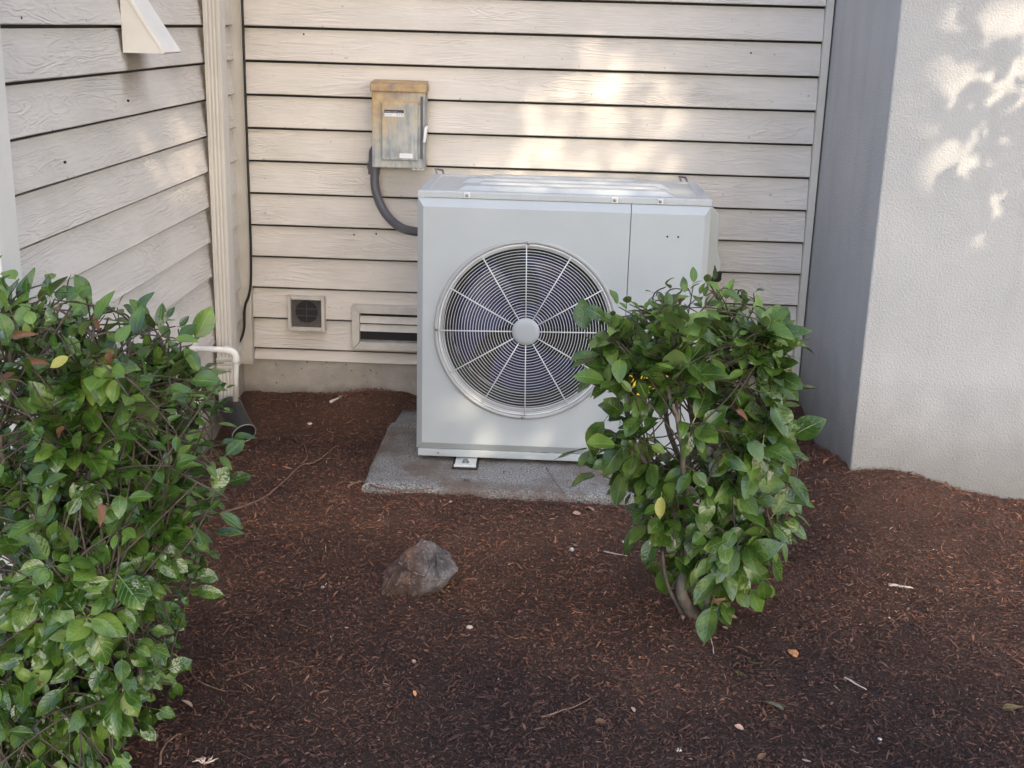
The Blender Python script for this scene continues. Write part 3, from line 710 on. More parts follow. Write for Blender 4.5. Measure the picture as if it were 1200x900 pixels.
def joined_leaves(name, items, m, m2=None):      # items: list of (variant, 4x4 numpy)
    V, F, U, n, mi = [], [], [], 0, []
    for it in items:
        vi, Mx = it[:2]
        vs, uv, fs = VAR[vi]
        V.append(vs @ Mx[:3, :3].T + Mx[:3, 3]); F += [tuple(a+n for a in f) for f in fs]
        U += [q for f in fs for a in f for q in uv[a]]; n += len(vs); mi += [it[2] if len(it) > 2 else 0]*len(fs)
    me = bpy.data.meshes.new(name); me.from_pydata(np.concatenate(V).tolist(), [], F)
    ul = me.uv_layers.new(name='UVMap'); ul.data.foreach_set('uv', U); me.materials.append(m)
    if m2: me.materials.append(m2); me.polygons.foreach_set('material_index', mi)
    me.polygons.foreach_set('use_smooth', [True]*len(F)); return me
def leaf_matrix(p, along, nrm, L):
    y = along.normalized(); z = (nrm - y*nrm.dot(y))
    if z.length < 1e-3: z = y.orthogonal()
    z.normalize(); x = y.cross(z)
    Mx = Matrix((x, y, z)).transposed().to_4x4(); Mx.translation = p
    return Mx @ Matrix.Scale(L, 4)
def inside(px, py, poly):
    c = False; j = len(poly)-1
    for i in range(len(poly)):
        xi, yi = poly[i]; xj, yj = poly[j]
        if (yi > py) != (yj > py) and px < (xj-xi)*(py-yi)/(yj-yi)+xi: c = not c
        j = i
    return c
def shrub(name, label, base, yc, half, poly, nsprig, size_fn, mat, dens_fn, axis_pts, brown, yellow, seed, young, up=.6, tall_twigs=0, centre=None, inset=20):
    R = random.Random(seed)
    root = thing(name, label, 'shrub', base)
    xs = [p[0] for p in poly]; ys = [p[1] for p in poly]
    # trunk and boughs
    boughs = []
    for bi, pts in enumerate(axis_pts):
        path = spline([Vector(p) for p in pts], 7); L = len(path)
        r0 = .015 if bi == 0 else R.uniform(.005, .009)
        path = [p+Vector((noise.noise(p*9), noise.noise(p*9+Vector((5, 0, 0))), noise.noise(p*9+Vector((0, 7, 0)))))*.025*min(1, i/4) for i, p in enumerate(path)]
        boughs.append(path)
        obj('trunk' if bi == 0 else 'branch', MB().tube(path, [r0*(1.15-.8*i/L) for i in range(L)], 8), M['bark'], root, smooth=True)
    nodes = [p for b in boughs for p in b[len(b)//4:]]
    leaves, twigs, made = [], MB(), 0
    cxp = Vector(centre)
    tries = 0
    while made < nsprig and tries < nsprig*60:
        tries += 1
        px, py = R.uniform(min(xs), max(xs)), R.uniform(min(ys), max(ys))
        if not inside(px, py, poly) or R.random() > dens_fn(px, py): continue
        # distance inside the outline sets how far the crown bulges towards and away from the viewer
        edge = min(math.hypot(px-(a[0]+(b[0]-a[0])*t), py-(a[1]+(b[1]-a[1])*t)) for a, b in zip(poly, poly[1:]+poly[:1]) for t in (0, .25, .5, .75))
        if edge < inset*R.random(): continue
        bulge = half*math.sqrt(min(1, edge/95))
        u = R.random(); u = (1-u*u) if R.random() < .72 else -R.random()
        y = yc-bulge*u
        yg = at_z(px, py, -.03).y if py > 500 else 99
        y = min(y, yg-R.uniform(.03, .22))
        tip = at_y(px, py, y)
        if tip.z < ground_h(tip.x, tip.y)+.02 or tip.x < LEFT_X+.03: continue
        nd = min(R.sample(nodes, min(len(nodes), 14)), key=lambda q: (q-tip).length+max(0, q.z-tip.z)*.6)
        outw = (tip-cxp); outw.z *= .6; outw.normalize()
        midp = (nd+tip)/2+Vector((R.uniform(-.03, .03), R.uniform(-.03, .03), R.uniform(0, .06)))
        path = spline([nd, midp, tip], 5)
        twigs.tube(path, [.0028-.0017*i/len(path) for i in range(len(path))], 5, cap=False)
        nl = R.randint(4, 7); L0 = size_fn(px, py, R)
        d = (path[-1]-path[-3]).normalized(); roll = R.uniform(0, 6.28)
        for li in range(nl):
            t = 1-.10*li/ max(.12, (tip-nd).length)*R.uniform(.6, 1.1)
            t = max(.35, t); pp = path[min(len(path)-1, int(t*(len(path)-1)))]
            ang = roll+li*2.4
            a = d.orthogonal().normalized(); b = d.cross(a)
            side = a*math.cos(ang)+b*math.sin(ang)
            along = side*.8+d*(.9 if li == 0 else .35)+outw*.55+Vector((R.uniform(-.3, .3), R.uniform(-.3, .3), R.uniform(-.8, .1)+.45*max(0, min(1, (tip.z-.30)/.45))))
            fl = max(0, min(1, (tip.z-.30)/.45)); nrm = Vector((0, -.35+.15*fl, .55+.55*fl))+outw*.55+Vector((R.uniform(-.55, .55), R.uniform(-.55, .55), R.uniform(-.3, .5)))
            L = L0*R.uniform(.6, 1.15)
            leaves.append((R.randrange(12), leaf_matrix(pp+along.normalized()*L*.2, along, nrm, L), int(R.random() < young(px, py))))
        made += 1
    # which leaves show: look from the picture's side
    V, F, own, n = [], [], [], 0
    for i, (vi, Mx, _) in enumerate(leaves):
        A = np.array(Mx); vs = VAR[vi][0] @ A[:3, :3].T + A[:3, 3]
        V += vs.tolist(); F += [tuple(a+n for a in f) for f in VAR[vi][2]]; own += [i]*len(VAR[vi][2]); n += len(vs)
    tree = BVHTree.FromPolygons(V, F); cnt = [0]*len(leaves)
    for py in range(int(min(ys))-30, 905, 5):
        for px in range(max(0, int(min(xs))-30), min(1200, int(max(xs))+40), 5):
            h = tree.ray_cast(CAM, ray(px, py).normalized())
            if h[2] is not None: cnt[own[h[2]]] += 1
    order = sorted(range(len(leaves)), key=lambda i: -cnt[i])
    org = Vector(base); Tm = Matrix.Translation(-org)
    meshes = [leaf_mesh(i, mat) for i in range(12)]; myoung = [leaf_mesh(i, M['leaf_young']) for i in range(12)]
    mbrown = [leaf_mesh(i, M['leaf_brown']) for i in range(12, 15)]; myel = [leaf_mesh(i, M['leaf_yellow']) for i in range(0, 12, 4)]
    vis = order[:300-len(brown)-len(yellow)]
    for i in vis:
        vi, Mx, yg = leaves[i]
        o = bpy.data.objects.new('leaf', (myoung if yg else meshes)[vi]); o.parent = root; o.matrix_local = Tm @ Mx; COL.objects.link(o)
    for lst, ms, lab in ((brown, mbrown, 'dry brown leaf'), (yellow, myel, 'yellowing leaf')):
        for (px, py, y, L) in lst:
            o = bpy.data.objects.new('leaf', R.choice(ms)); o.parent = root; COL.objects.link(o); o['label'] = lab
            o.matrix_local = Tm @ leaf_matrix(at_y(px, py, y), Vector((R.uniform(-1, 1), -.3, R.uniform(-1, .3))), Vector((R.uniform(-.4, .4), -1, .5)), L)
    fo = bpy.data.objects.new('foliage', joined_leaves('foliage', [(leaves[i][0], np.array(Tm @ leaves[i][1]), leaves[i][2]) for i in order[len(vis):]], mat, M['leaf_young']))
    fo.parent = root; COL.objects.link(fo); fo['kind'] = 'stuff'
    # bare twigs poking out between the leaves
    for _ in range(tall_twigs):
        nd = R.choice(nodes); px, py = R.choice(poly); px = px+(sum(xs)/len(xs)-px)*R.uniform(.02, .6); py = py+(sum(ys)/len(ys)-py)*R.uniform(.0, .6)
        tip = at_y(px, py, yc-half*R.uniform(-.3, .8))
        if tip.z < .03 or tip.x < LEFT_X+.02: continue
        twigs.tube(spline([nd, (nd+tip)/2+Vector((R.uniform(-.05, .05), R.uniform(-.05, .05), R.uniform(-.04, .06))), tip], 5), .0019, 5, cap=False)
    tw = obj('twigs', twigs, M['twig'], root, smooth=True, fix=False); tw['kind'] = 'stuff'
    return root

# right shrub
rpoly = [(684, 398), (704, 366), (735, 348), (770, 334), (805, 326), (850, 332), (888, 344), (914, 368), (928, 402), (932, 440), (934, 500), (940, 560), (936, 605), (918, 650), (900, 688), (868, 700), (838, 722), (808, 728), (795, 700), (778, 662), (760, 622), (736, 590), (712, 568), (692, 540), (680, 505), (694, 472), (682, 452), (690, 425)]
def rdens(px, py):
    if 735 < px < 850 and 425 < py < 545: return .10
    if py < 430: return 1.0
    if py > 640: return .62
    if py > 560: return .5
    return .65
def rsize(px, py, R):
    if py < 385: return R.uniform(.030, .052)
    return R.choice((R.uniform(.035, .06), R.uniform(.05, .085), R.uniform(.07, .098)))
rb = (.40, 2.95, -.03)
def A(px, py, y): return tuple(at_y(px, py, y))
rax = [[rb, A(806, 690, 2.93), A(815, 655, 2.96), A(803, 600, 2.98), A(812, 520, 3.0), A(815, 440, 3.0)],
       [A(808, 640, 2.95), A(760, 560, 2.90), A(735, 480, 2.90), A(725, 410, 2.92)],
       [A(810, 630, 2.96), A(860, 560, 2.90), A(890, 480, 2.92), A(895, 400, 2.95)],
       [A(805, 600, 2.98), A(790, 520, 3.12), A(775, 440, 3.14), A(770, 380, 3.1)],
       [A(805, 600, 2.98), A(840, 520, 3.12), A(850, 440, 3.14), A(860, 380, 3.1)],
       [A(806, 690, 2.93), A(850, 660, 2.85), A(890, 640, 2.83), A(910, 620, 2.85)],
       [(.43, 2.93, -.04), A(835, 690, 2.92), A(842, 640, 2.94), A(850, 570, 2.96)],
       [(.375, 2.96, -.04), A(790, 690, 2.95), A(780, 640, 2.95), A(775, 560, 2.97)],
       [A(806, 600, 2.95), A(800, 540, 2.82), A(790, 460, 2.80), A(800, 390, 2.85)]]
rbrown = [(803, 350, 2.9, .021), (792, 362, 2.88, .035), (862, 480, 2.8, .035), (770, 577, 2.9, .035), (745, 530, 2.9, .035), (835, 705, 2.85, .028)]
ryel = [(928, 432, 2.95, .035), (775, 582, 2.82, .055)]
shrub('shrub', 'small leafy green shrub on a thin twisted trunk, partly hiding the heat pump', rb, 2.98, .24, rpoly, 275, rsize, M['leaf2'], rdens, rax, rbrown, ryel, 11, lambda px, py: .55 if py < 410 else .12, tall_twigs=40, inset=12, centre=(.42, 3.0, .35))

# left shrub
lpoly = [(-190, 345), (-60, 326), (0, 326), (50, 330), (110, 340), (160, 362), (206, 378), (238, 408), (262, 436), (268, 480), (272, 520), (260, 560), (270, 585), (254, 612), (238, 660), (222, 700), (214, 750), (205, 800), (172, 850), (140, 905), (0, 930), (-190, 930)]
def ldens(px, py):
    if px < -20: return .25
    if py < 560: return .6
    return 1
def lsize(px, py, R): return R.choice((R.uniform(.024, .040), R.uniform(.034, .054), R.uniform(.042, .070)))
lb_ = (-.98, 2.38, -.03)
lax = [[lb_, A(60, 780, 2.36), A(70, 690, 2.38), A(60, 600, 2.4), A(80, 500, 2.42), A(70, 410, 2.42)],
       [A(70, 740, 2.37), A(130, 640, 2.25), A(170, 540, 2.25), A(190, 440, 2.3)],
       [A(70, 720, 2.37), A(150, 660, 2.5), A(200, 560, 2.55), A(215, 460, 2.55)],
       [A(65, 690, 2.37), A(20, 600, 2.2), A(0, 500, 2.15), A(10, 400, 2.2)],
       [A(65, 690, 2.38), A(80, 600, 2.15), A(100, 500, 2.10), A(110, 390, 2.2)],
       [A(60, 760, 2.36), A(120, 720, 2.2), A(160, 680, 2.15), A(190, 640, 2.15)],
       [A(60, 770, 2.36), A(40, 760, 2.15), A(60, 720, 2.05), A(80, 680, 2.0)],
       [lb_, A(70, 850, 2.22), A(120, 820, 2.12), A(165, 790, 2.12)],
       [lb_, A(20, 860, 2.15), A(0, 830, 2.05), A(-30, 780, 2.0)],
       [A(60, 800, 2.36), A(90, 770, 2.1), A(110, 740, 2.0), A(130, 700, 2.0)],
       [A(65, 690, 2.38), A(-40, 600, 2.4), A(-100, 500, 2.4), A(-90, 400, 2.4)]]
lbrown = [(132, 410, 2.1, .030), (138, 418, 2.12, .024), (30, 425, 2.05, .042), (18, 440, 2.1, .036), (120, 590, 2.0, .030), (128, 600, 2.02, .024), (75, 500, 2.05, .024), (50, 800, 2.0, .024), (15, 395, 2.1, .042), (70, 360, 2.2, .030), (110, 370, 2.2, .030)]
lyel = [(80, 418, 2.0, .036)]
shrub('shrub', 'large dense green shrub with clipped top in the left foreground', lb_, 2.42, .40, lpoly, 900, lsize, M['leaf'], ldens, lax, lbrown, lyel, 23, lambda px, py: .30 if py < 480 else .10, tall_twigs=130, inset=4, centre=(-1.0, 2.45, .35))

# ------------------------------------------------------------------ mulch chips
def chips():
    n = 210000
    y = 1.45+(4.66-1.45)*rng.random(n)**1.15; x = -1.3+(3.2)*rng.random(n)
    vis = (np.abs(x/y) < .50)
    inpad = (x > -.59) & (x < .66) & (y > 3.745) & (y < 4.57)
    keep = vis & ~(inpad & (rng.random(n) > .03)) & ~((x > XS) & (y > YS)) & (x > LEFT_X+.01)
    x, y, inpad = x[keep], y[keep], inpad[keep]; n = len(x)
    # height from the ground grid
    z = np.array([ground_h(a, b) for a, b in zip(x, y)]) if n < 1 else None
    fx = np.array(gx); fy = np.array(gy); zz = np.array([v[2] for v in vs_ground]).reshape(len(fy), len(fx))
    ix = np.clip(np.searchsorted(fx, x)-1, 0, len(fx)-2); iy = np.clip(np.searchsorted(fy, y)-1, 0, len(fy)-2)
    tx = (x-fx[ix])/(fx[ix+1]-fx[ix]); ty = (y-fy[iy])/(fy[iy+1]-fy[iy])
    z = zz[iy, ix]*(1-tx)*(1-ty)+zz[iy, ix+1]*tx*(1-ty)+zz[iy+1, ix]*(1-tx)*ty+zz[iy+1, ix+1]*tx*ty
    z = np.where(inpad, .001, z)
    L = np.exp(rng.normal(math.log(.0090), .5, n)).clip(.004, .05); Wd = np.exp(rng.normal(math.log(.0024), .4, n)).clip(.001, .008)
    big_ = rng.random(n) < .002
    L = np.where(big_, rng.uniform(.018, .038, n), L); Wd = np.where(big_, rng.uniform(.005, .010, n), Wd)
    Wd = np.minimum(Wd, L*.6)
    yaw = rng.random(n)*2*PI; pitch = rng.normal(0, .28, n); roll = rng.normal(0, .5, n)
    pitch = np.where(inpad, 0, pitch); roll = np.where(inpad, 0, roll)
    d = np.stack([np.cos(yaw)*np.cos(pitch), np.sin(yaw)*np.cos(pitch), np.sin(pitch)], 1)
    s = np.stack([-np.sin(yaw)*np.cos(roll), np.cos(yaw)*np.cos(roll), np.sin(roll)], 1)
    u = np.cross(d, s)
    p = np.stack([x, y, z+.0018+np.abs(d[:, 2])*L*.35+rng.random(n)*.006], 1)
    h = L[:, None]*.5; w = Wd[:, None]*.5; bend = (rng.normal(0, .05, n)*L)[:, None]
    v0 = p-d*h-s*w*.5; v1 = p-d*h+s*w*.5; v2 = p-s*w+s*bend+u*w*.5; v3 = p+s*w+s*bend+u*w*.5; v4 = p+d*h-s*w*.35; v5 = p+d*h+s*w*.35
    V = np.stack([v0, v1, v2, v3, v4, v5], 1).reshape(-1, 3)
    b = np.arange(n)[:, None]*6
    F = np.concatenate([b+np.array([[0, 2, 3, 1]]), b+np.array([[2, 4, 5, 3]])], 1).reshape(-1, 4)
    me = bpy.data.meshes.new('mulch_chips')
    me.vertices.add(len(V)); me.vertices.foreach_set('co', V.ravel())
    me.loops.add(F.size); me.loops.foreach_set('vertex_index', F.ravel().astype(np.int32))
    me.polygons.add(len(F)); me.polygons.foreach_set('loop_start', np.arange(0, F.size, 4, dtype=np.int32)); me.polygons.foreach_set('loop_total', np.full(len(F), 4, dtype=np.int32))
    me.update()
    pal = np.array([(.026, .016, .014), (.042, .025, .020), (.065, .034, .024), (.095, .050, .033), (.098, .064, .048), (.15, .110, .085), (.24, .19, .155)])
    pi_ = rng.choice(len(pal), n, p=[.22, .29, .27, .165, .042, .010, .003])
    colr = (pal[pi_]*.68+.32*np.array([.052, .031, .0235]))*np.array([3.0, 2.75, 2.55])*(.75+.5*rng.random((n, 1)))
    at = me.color_attributes.new('chip', 'FLOAT_COLOR', 'POINT')
    at.data.foreach_set('color', np.repeat(np.concatenate([colr, np.ones((n, 1))], 1), 6, 0).ravel())
    k = N('bark chip'); a = k.n('Attribute', attribute_name='chip').outputs['Color']
    pos = k.coord(src='Position'); big = k.noise(pos, 1.1, 4, .6)
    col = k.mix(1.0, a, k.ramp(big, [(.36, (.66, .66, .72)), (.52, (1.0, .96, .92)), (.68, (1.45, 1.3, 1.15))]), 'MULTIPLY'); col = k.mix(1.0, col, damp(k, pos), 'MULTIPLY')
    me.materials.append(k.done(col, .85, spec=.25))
    o = bpy.data.objects.new('mulch', me); COL.objects.link(o)
    tag(o, 'shredded dark brown bark chips strewn over the whole bed', 'mulch', kind='stuff')
chips()

# ------------------------------------------------------------------ litter: twigs, stones, leaves
def gz(px, py, lift=.004):
    z = -.03
    for _ in range(6): p = at_z(px, py, z); z = ground_h(p.x, p.y)
    if -.6 < p.x < .65 and 3.745 < p.y < 4.57: z = 0; p = at_z(px, py, 0)
    return at_z(px, py, z+lift)
M['stick'] = plain('dry reddish twig', (.19, .115, .08), .8, var=.35, scale=60)
M['palestick'] = plain('pale bare stick', (.52, .43, .35), .75, var=.2, scale=60)
M['pebble'] = plain('white pebble', (.66, .63, .60), .6, var=.15, scale=60)
M['orange'] = plain('orange curled leaf', (.55, .25, .10), .6, var=.25, scale=70)
M['pinkleaf'] = plain('pale pinkish dry leaf', (.42, .26, .19), .7, var=.25, scale=70)
M['greyleaf'] = plain('grey green fallen leaf', (.17, .19, .12), .55, var=.3, scale=60)
M['olive'] = plain('olive brown fallen leaf', (.20, .15, .055), .6, var=.35, scale=60)
M['redleaf'] = plain('dull red fallen leaf', (.22, .05, .04), .6, var=.2)
def twig(label, pts, r, m='stick', group=None, lift=.006):
    P = [gz(*p, lift) for p in pts]; path = spline(P, 6)
    path = [p+Vector((noise.noise(p*40), noise.noise(p*40+Vector((3, 1, 0))), abs(noise.noise(p*30))))*.004 for p in path]
    L = len(path)
    o = obj('twig', MB().tube(path, [r*(1-.6*i/L) for i in range(L)], 6), M[m], smooth=True)
    tag(o, label, 'twig', group or 'twigs lying on the mulch')
twig('long thin reddish root snaking over the mulch left of the concrete pad', [(258, 602), (300, 588), (322, 574), (350, 548), (372, 540), (396, 521)], .0042)
twig('thin side rootlet beside the long root near the concrete pad', [(352, 545), (360, 535), (357, 521)], .002)
twig('brown twig lying along the front left edge of the concrete pad', [(408, 570), (424, 565), (445, 572), (475, 575), (508, 572)], .005)
twig('thin curved twig on the mulch beside the left shrub', [(220, 782), (232, 798), (250, 806), (264, 810)], .0022)
twig('curved twig at the bottom edge left of the pale conifer sprig', [(188, 896), (190, 880), (200, 866), (214, 860)], .003)
twig('dark thin twig on the open mulch at the bottom centre', [(634, 841), (655, 834), (675, 828), (694, 817)], .0025)
twig('short straight pale stick on the mulch right of the right shrub', [(1041, 685), (1069, 689)], .005, 'palestick')
twig('thin pale stick on the dark mulch below the pale stick', [(989, 795), (1000, 800), (1014, 809)], .0028, 'palestick')
twig('thin twig slanting from the foot of the right shrub', [(822, 712), (832, 740), (836, 766)], .002, 'palestick')
twig('small white stick on the mulch below the louver vent', [(388, 471), (402, 464)], .0058, 'pebble')
twig('thin twig resting on the front of the concrete pad', [(640, 549), (652, 566), (662, 580)], .0018)
twig('thin reddish twig near the foot of the stucco wall', [(935, 545), (947, 538), (962, 536)], .0025, 'palestick')
twig('forked twig left of the foot of the right shrub', [(708, 646), (735, 652)], .0024, 'palestick')
def pebble(label, px, py, r, m='pebble'):
    bm = bmesh.new(); bmesh.ops.create_icosphere(bm, subdivisions=2, radius=1)
    for v in bm.verts: v.co *= 1+.25*noise.noise(v.co*1.5+Vector((px, py, 0)))
    me = bpy.data.meshes.new('pebble'); bm.to_mesh(me); bm.free(); me.materials.append(M[m])
    me.polygons.foreach_set('use_smooth', [True]*len(me.polygons))
    o = bpy.data.objects.new('pebble', me); COL.objects.link(o)
    p = gz(px, py, r*.4); o.location = p; o.scale = (r*1.2, r, r*.7); o.rotation_euler = (0, 0, random.uniform(0, 6))
    tag(o, label, 'pebble', 'white pebbles on the mulch')
pebble('white pebble on the mulch between the square vent and the concrete pad', 363, 497, .009)
pebble('white round pebble beside the small red leaf', 670, 644, .008)
pebble('white pebble left of the right shrub', 732, 635, .007)
pebble('small white pebble below the front of the concrete pad', 528, 588, .005)
pebble('small pale pebble below the rock', 550, 735, .008, 'palestick')
pebble('white chip at the bottom edge below the right shrub', 795, 879, .006)
pebble('small white pebble left of the rock', 378, 688, .005)
pebble('pale chip right of the rock', 485, 775, .006, 'pinkleaf')
pebble('tiny white pebble on the dark mulch near the bottom right', 1031, 866, .004)
def fallen(name, label, px, py, L, yaw, m, vi=0, tilt=.25, group='fallen leaves on the mulch', stem=0):
    p = gz(px, py, .008)
    o = bpy.data.objects.new(name, leaf_mesh(vi, M[m], 'fallen_leaf')); COL.objects.link(o)
    o.matrix_world = Matrix.Translation(p) @ Matrix.Rotation(yaw, 4, 'Z') @ Matrix.Rotation(tilt, 4, 'X') @ Matrix.Rotation(random.uniform(-.4, .4), 4, 'Y') @ Matrix.Translation((0, -L*.5, 0)) @ Matrix.Scale(L, 4)
    tag(o, label, 'leaf', group)
fallen('fallen_leaf', 'bright orange curled leaf on dark mulch right of the right shrub', 930, 763, .036, .4, 'orange', 3, .5)
fallen('fallen_leaf', 'pinkish curled dry leaf beside the left shrub', 219, 824, .032, 1.2, 'pinkleaf', 5, .4)
fallen('fallen_leaf', 'grey green crumpled leaf on mulch at the lower right', 906, 826, .062, -2.4, 'greyleaf', 1, .15)
fallen('fallen_leaf', 'dark olive upright leaf above the grey green crumpled leaf', 885, 778, .05, 2.9, 'greyleaf', 7, .7)
fallen('fallen_leaf', 'tiny green leaf left of the dark olive leaf', 866, 788, .024, .8, 'leaf2', 2, .2)
fallen('fallen_leaf', 'dark brown torn leaf below the foot of the right shrub', 868, 760, .04, .9, 'leaf_brown', 4, .1)
fallen('fallen_leaf', 'yellowish brown leaf at the right edge', 1186, 830, .05, -1.4, 'olive', 6, .2)
fallen('fallen_leaf', 'small orange petal on the open mulch at the bottom', 486, 812, .018, .4, 'orange', 8, .4)
fallen('fallen_leaf', 'dull red leaf beside the white round pebble', 655, 643, .028, 1.5, 'redleaf', 9, .15)
fallen('fallen_leaf', 'pale dry curled leaf on the mulch in front of the concrete pad', 692, 595, .042, .9, 'pinkleaf', 10, .4)
fallen('fallen_leaf', 'pale shrivelled leaf beside the pale dry curled leaf', 676, 601, .028, 2.0, 'pinkleaf', 11, .3)
fallen('fallen_leaf', 'brown curled leaf at the foot of the right shrub', 858, 722, .034, 1.9, 'pinkleaf', 0, .4)
fallen('fallen_leaf', 'reddish dry leaf at the bottom centre', 704, 845, .028, 1.7, 'leaf_brown', 2, .2)
fallen('fallen_leaf', 'pinkish scrap of leaf beside the reddish dry leaf', 742, 831, .02, .3, 'pinkleaf', 4, .2)
fallen('fallen_leaf', 'small pale leaf scrap low beside the bottom edge', 866, 852, .022, 1.2, 'pinkleaf', 6, .3)
fallen('fallen_leaf', 'reddish chip of leaf at the bottom edge right of centre', 893, 886, .03, -.8, 'leaf_brown', 8, .2)
Rl = random.Random(3)
for i, w in enumerate(('nearest the trunk of the right shrub', 'left of the trunk of the right shrub', 'just below the lowest leaves of the right shrub', 'beside the thin slanting twig', 'right of the foot of the right shrub', 'between the right shrub and the pale stick')):
    u_, v_ = ((800, 722), (770, 706), (838, 748), (850, 735), (880, 715), (950, 700))[i]
    fallen('leaf_scrap', 'small brown leaf scrap '+w, u_, v_, Rl.uniform(.016, .028), Rl.uniform(0, 6), Rl.choice(('leaf_brown', 'pinkleaf')), Rl.randrange(12), Rl.uniform(.1, .5), 'dry leaf scraps under the right shrub')
cs = thing('conifer_sprig', 'pale dried conifer sprig at the bottom edge', 'sprig', gz(240, 892))
for i in range(9):
    a = -1.2+i*.3+PI/2+Rl.uniform(-.2, .2); p = gz(240, 895, .006)+Vector((Rl.uniform(-.006, .006), Rl.uniform(-.004, .004), 0)); L_ = Rl.uniform(.012, .028)
    obj('frond', MB().tube([p, p+Vector((math.cos(a)*L_*.5, math.sin(a)*L_*.5, .005)), p+Vector((math.cos(a+.4)*L_, math.sin(a+.4)*L_, .002))], [.0018, .0022, .0010], 5), M['pinkleaf'] if i % 2 else M['palestick'], cs, smooth=True)

# ------------------------------------------------------------------ unseen tree added behind the camera, its crown gapped to place the sun flecks
LIT = [  # sun flecks where they land, outlined by picture position
    ('back', [(615, 95), (680, 50), (790, 50), (830, 100), (830, 175), (790, 200), (650, 230), (515, 230), (565, 180), (610, 150)], 1),
    ('stucco', [(1066, 235), (1062, 120), (1080, 50), (1130, -5), (1200, -40), (1320, -40), (1320, 270), (1190, 280), (1130, 320), (1090, 280)], 1),
    ('front', [(515, 450), (560, 450), (600, 480), (650, 480), (725, 450), (725, 525), (700, 545), (550, 545), (510, 520)], 1),
    ('top', [(540, 190), (850, 195), (850, 235), (580, 232)], 1),
    ('left', [(155, 120), (200, 100), (248, 140), (252, 240), (205, 260), (165, 190)], 1)]
SHADE = [[(1100, 112), (1142, 98), (1152, 122), (1140, 152), (1098, 168), (1112, 136)], [(1150, 60), (1186, 56), (1188, 70), (1148, 76)], [(1178, 118), (1260, 40), (1260, 300), (1150, 235), (1165, 175)],
         [(1085, 225), (1160, 195), (1200, 250), (1200, 300), (1090, 300)], [(1100, 60), (1140, 10), (1150, 30), (1105, 75)]]
def lit_at(p):
    # first wall, unit face or ground met by a sun ray through p
    best = None
    for nm, ax_, val in (('left', 0, LEFT_X), ('back', 1, BACK_Y-.01), ('stucco', 1, YS), ('front', 1, PF), ('top', 2, .927), ('ground', 2, -.03)):
        t = (val-p[ax_])/SUN[ax_]
        if t <= 0: continue
        q = p+SUN*t
        if nm == 'stucco' and not (q.x > XS and -.1 < q.z < 4.2): continue
        if nm == 'front' and not (UX0 < q.x < UX1 and 0 < q.z < .9): continue
        if nm == 'top' and not (UX0 < q.x < UX1 and UF < q.y < UB): continue
        if nm == 'back' and not (LEFT_X < q.x < XS and q.z > -.1): continue
        if nm == 'left' and not (q.z > -.1 and q.y < BACK_Y): continue
        if best is None or t < best[0]: best = (t, nm, q)
    if best is None: return False
    _, nm, q = best
    u = to_px(q); r = False
    for n2, poly, s in LIT:
        if n2 == nm and inside(u[0], u[1], poly): r = nm
    return r
tr = thing('tree', 'unseen leafy tree added behind the camera, crown shaped to shade the yard', 'tree', (4.6, -5.0, -.03))
ua = SUN.cross(Vector((0, 0, 1))).normalized(); ub = ua.cross(SUN).normalized()
cv = np.array([(-.0, -.1, 0), (.26, .25, .03), (.30, .55, .02), (0, 1.05, -.08), (-.30, .55, .02), (-.26, .25, .03)])
R = random.Random(5); Vt, Ft = [], []; c0 = Vector((.2, 3.2, .7))-SUN*8.4; nl = 0; to = Vector(tr.location)
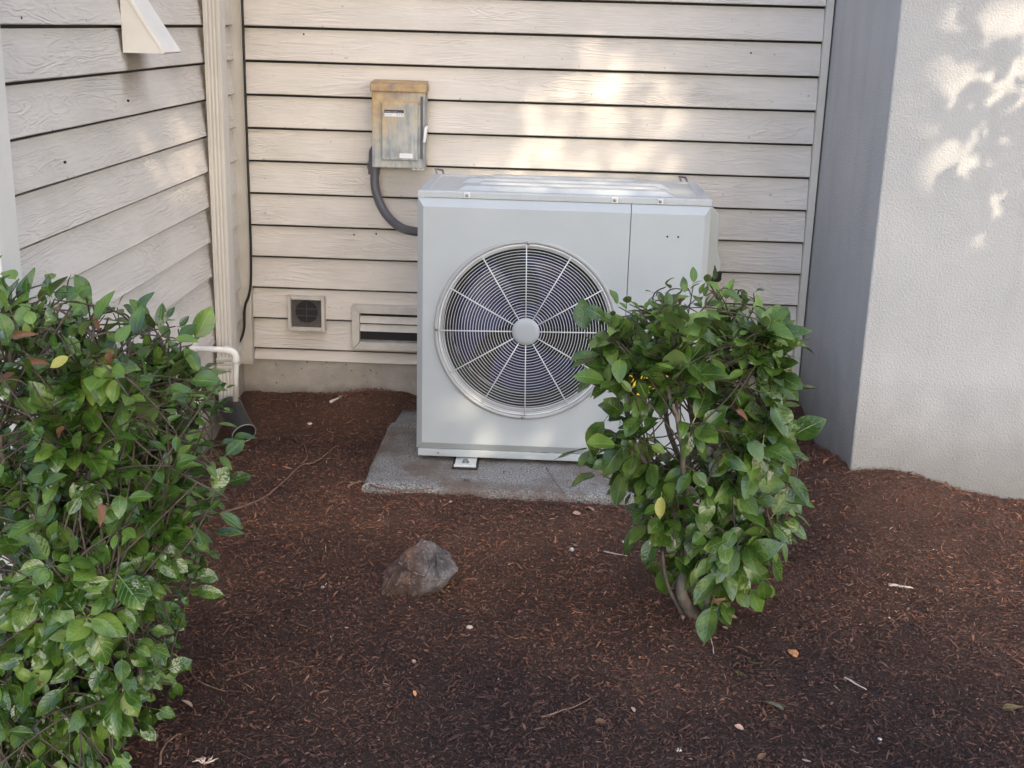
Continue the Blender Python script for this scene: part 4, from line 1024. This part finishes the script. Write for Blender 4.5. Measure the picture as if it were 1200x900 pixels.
while nl < 60000:
    p = c0+ua*R.uniform(-3.2, 3.2)+ub*R.uniform(-2.6, 3.0)-SUN*R.uniform(-.9, .9)
    if p.z < 1.9: continue
    h = lit_at(p)
    A4 = np.array(leaf_matrix(p-to, Vector((R.uniform(-1, 1), R.uniform(-1, 1), R.uniform(-.6, .3))), -SUN+Vector((R.uniform(-.7, .7), R.uniform(-.7, .7), R.uniform(-.7, .7))), (R.uniform(.024, .034) if h == 'stucco' else R.uniform(.042, .054)) if h else R.uniform(.085, .15)))
    Vt += (cv @ A4[:3, :3].T + A4[:3, 3]).tolist(); n6 = nl*6
    Ft += [(n6, n6+1, n6+2, n6+3), (n6, n6+3, n6+4, n6+5)]; nl += 1
cme = bpy.data.meshes.new('crown'); cme.from_pydata(Vt, [], Ft); cme.materials.append(M['leaf_tree'])
# a long low bough nearer the wall, unseen, added so its leaves draw sharper shadows on the stucco
wdir = -SUN; k2 = 0
while k2 < 420:
    u_, v_ = R.uniform(1060, 1260), R.uniform(0, 310)
    ins = any(inside(u_, v_, q) for q in SHADE)
    if not ins: continue
    if inside(u_, v_, [(1130, 270), (1165, 225), (1190, 205), (1196, 222), (1150, 275)]) or inside(u_, v_, [(1160, 285), (1188, 262), (1196, 270), (1165, 296)]): continue
    p = at_y(u_, v_, YS)+wdir*R.uniform(1.9, 2.4)
    A4 = np.array(leaf_matrix(p-to, Vector((R.uniform(-1, 1), R.uniform(-1, 1), R.uniform(-.6, .3))), -SUN+Vector((R.uniform(-.5, .5), R.uniform(-.5, .5), R.uniform(-.5, .5))), R.uniform(.05, .085)))
    Vt += (cv @ A4[:3, :3].T + A4[:3, 3]).tolist(); n6 = nl*6
    Ft += [(n6, n6+1, n6+2, n6+3), (n6, n6+3, n6+4, n6+5)]; nl += 1; k2 += 1
cme = bpy.data.meshes.new('crown'); cme.from_pydata(Vt, [], Ft); cme.materials.append(M['leaf_tree'])
bq = at_y(1150, 150, YS)+wdir*2.2
obj('bough', MB().tube(spline([(4.5, -4.7, 3.0), (4.0, -2.5, 3.6), (3.2, .2, 3.4), bq+Vector((.35, -.6, .2)), bq], 6), [.05-.0018*i for i in range(25)], 8), M['bark'], tr, smooth=True)  # unseen bough, added to carry the shadow leaves
cr = bpy.data.objects.new('crown', cme); cr.parent = tr; COL.objects.link(cr); cr['kind'] = 'stuff'
obj('trunk', MB().tube(spline([(4.6, -5.0, -.1), (4.5, -4.9, 1.4), (4.5, -4.7, 3.0), (4.0, -4.0, 4.6), (3.2, -3.0, 5.8)], 6), [.16-.0042*i for i in range(25)], 12), M['bark'], tr, smooth=True)
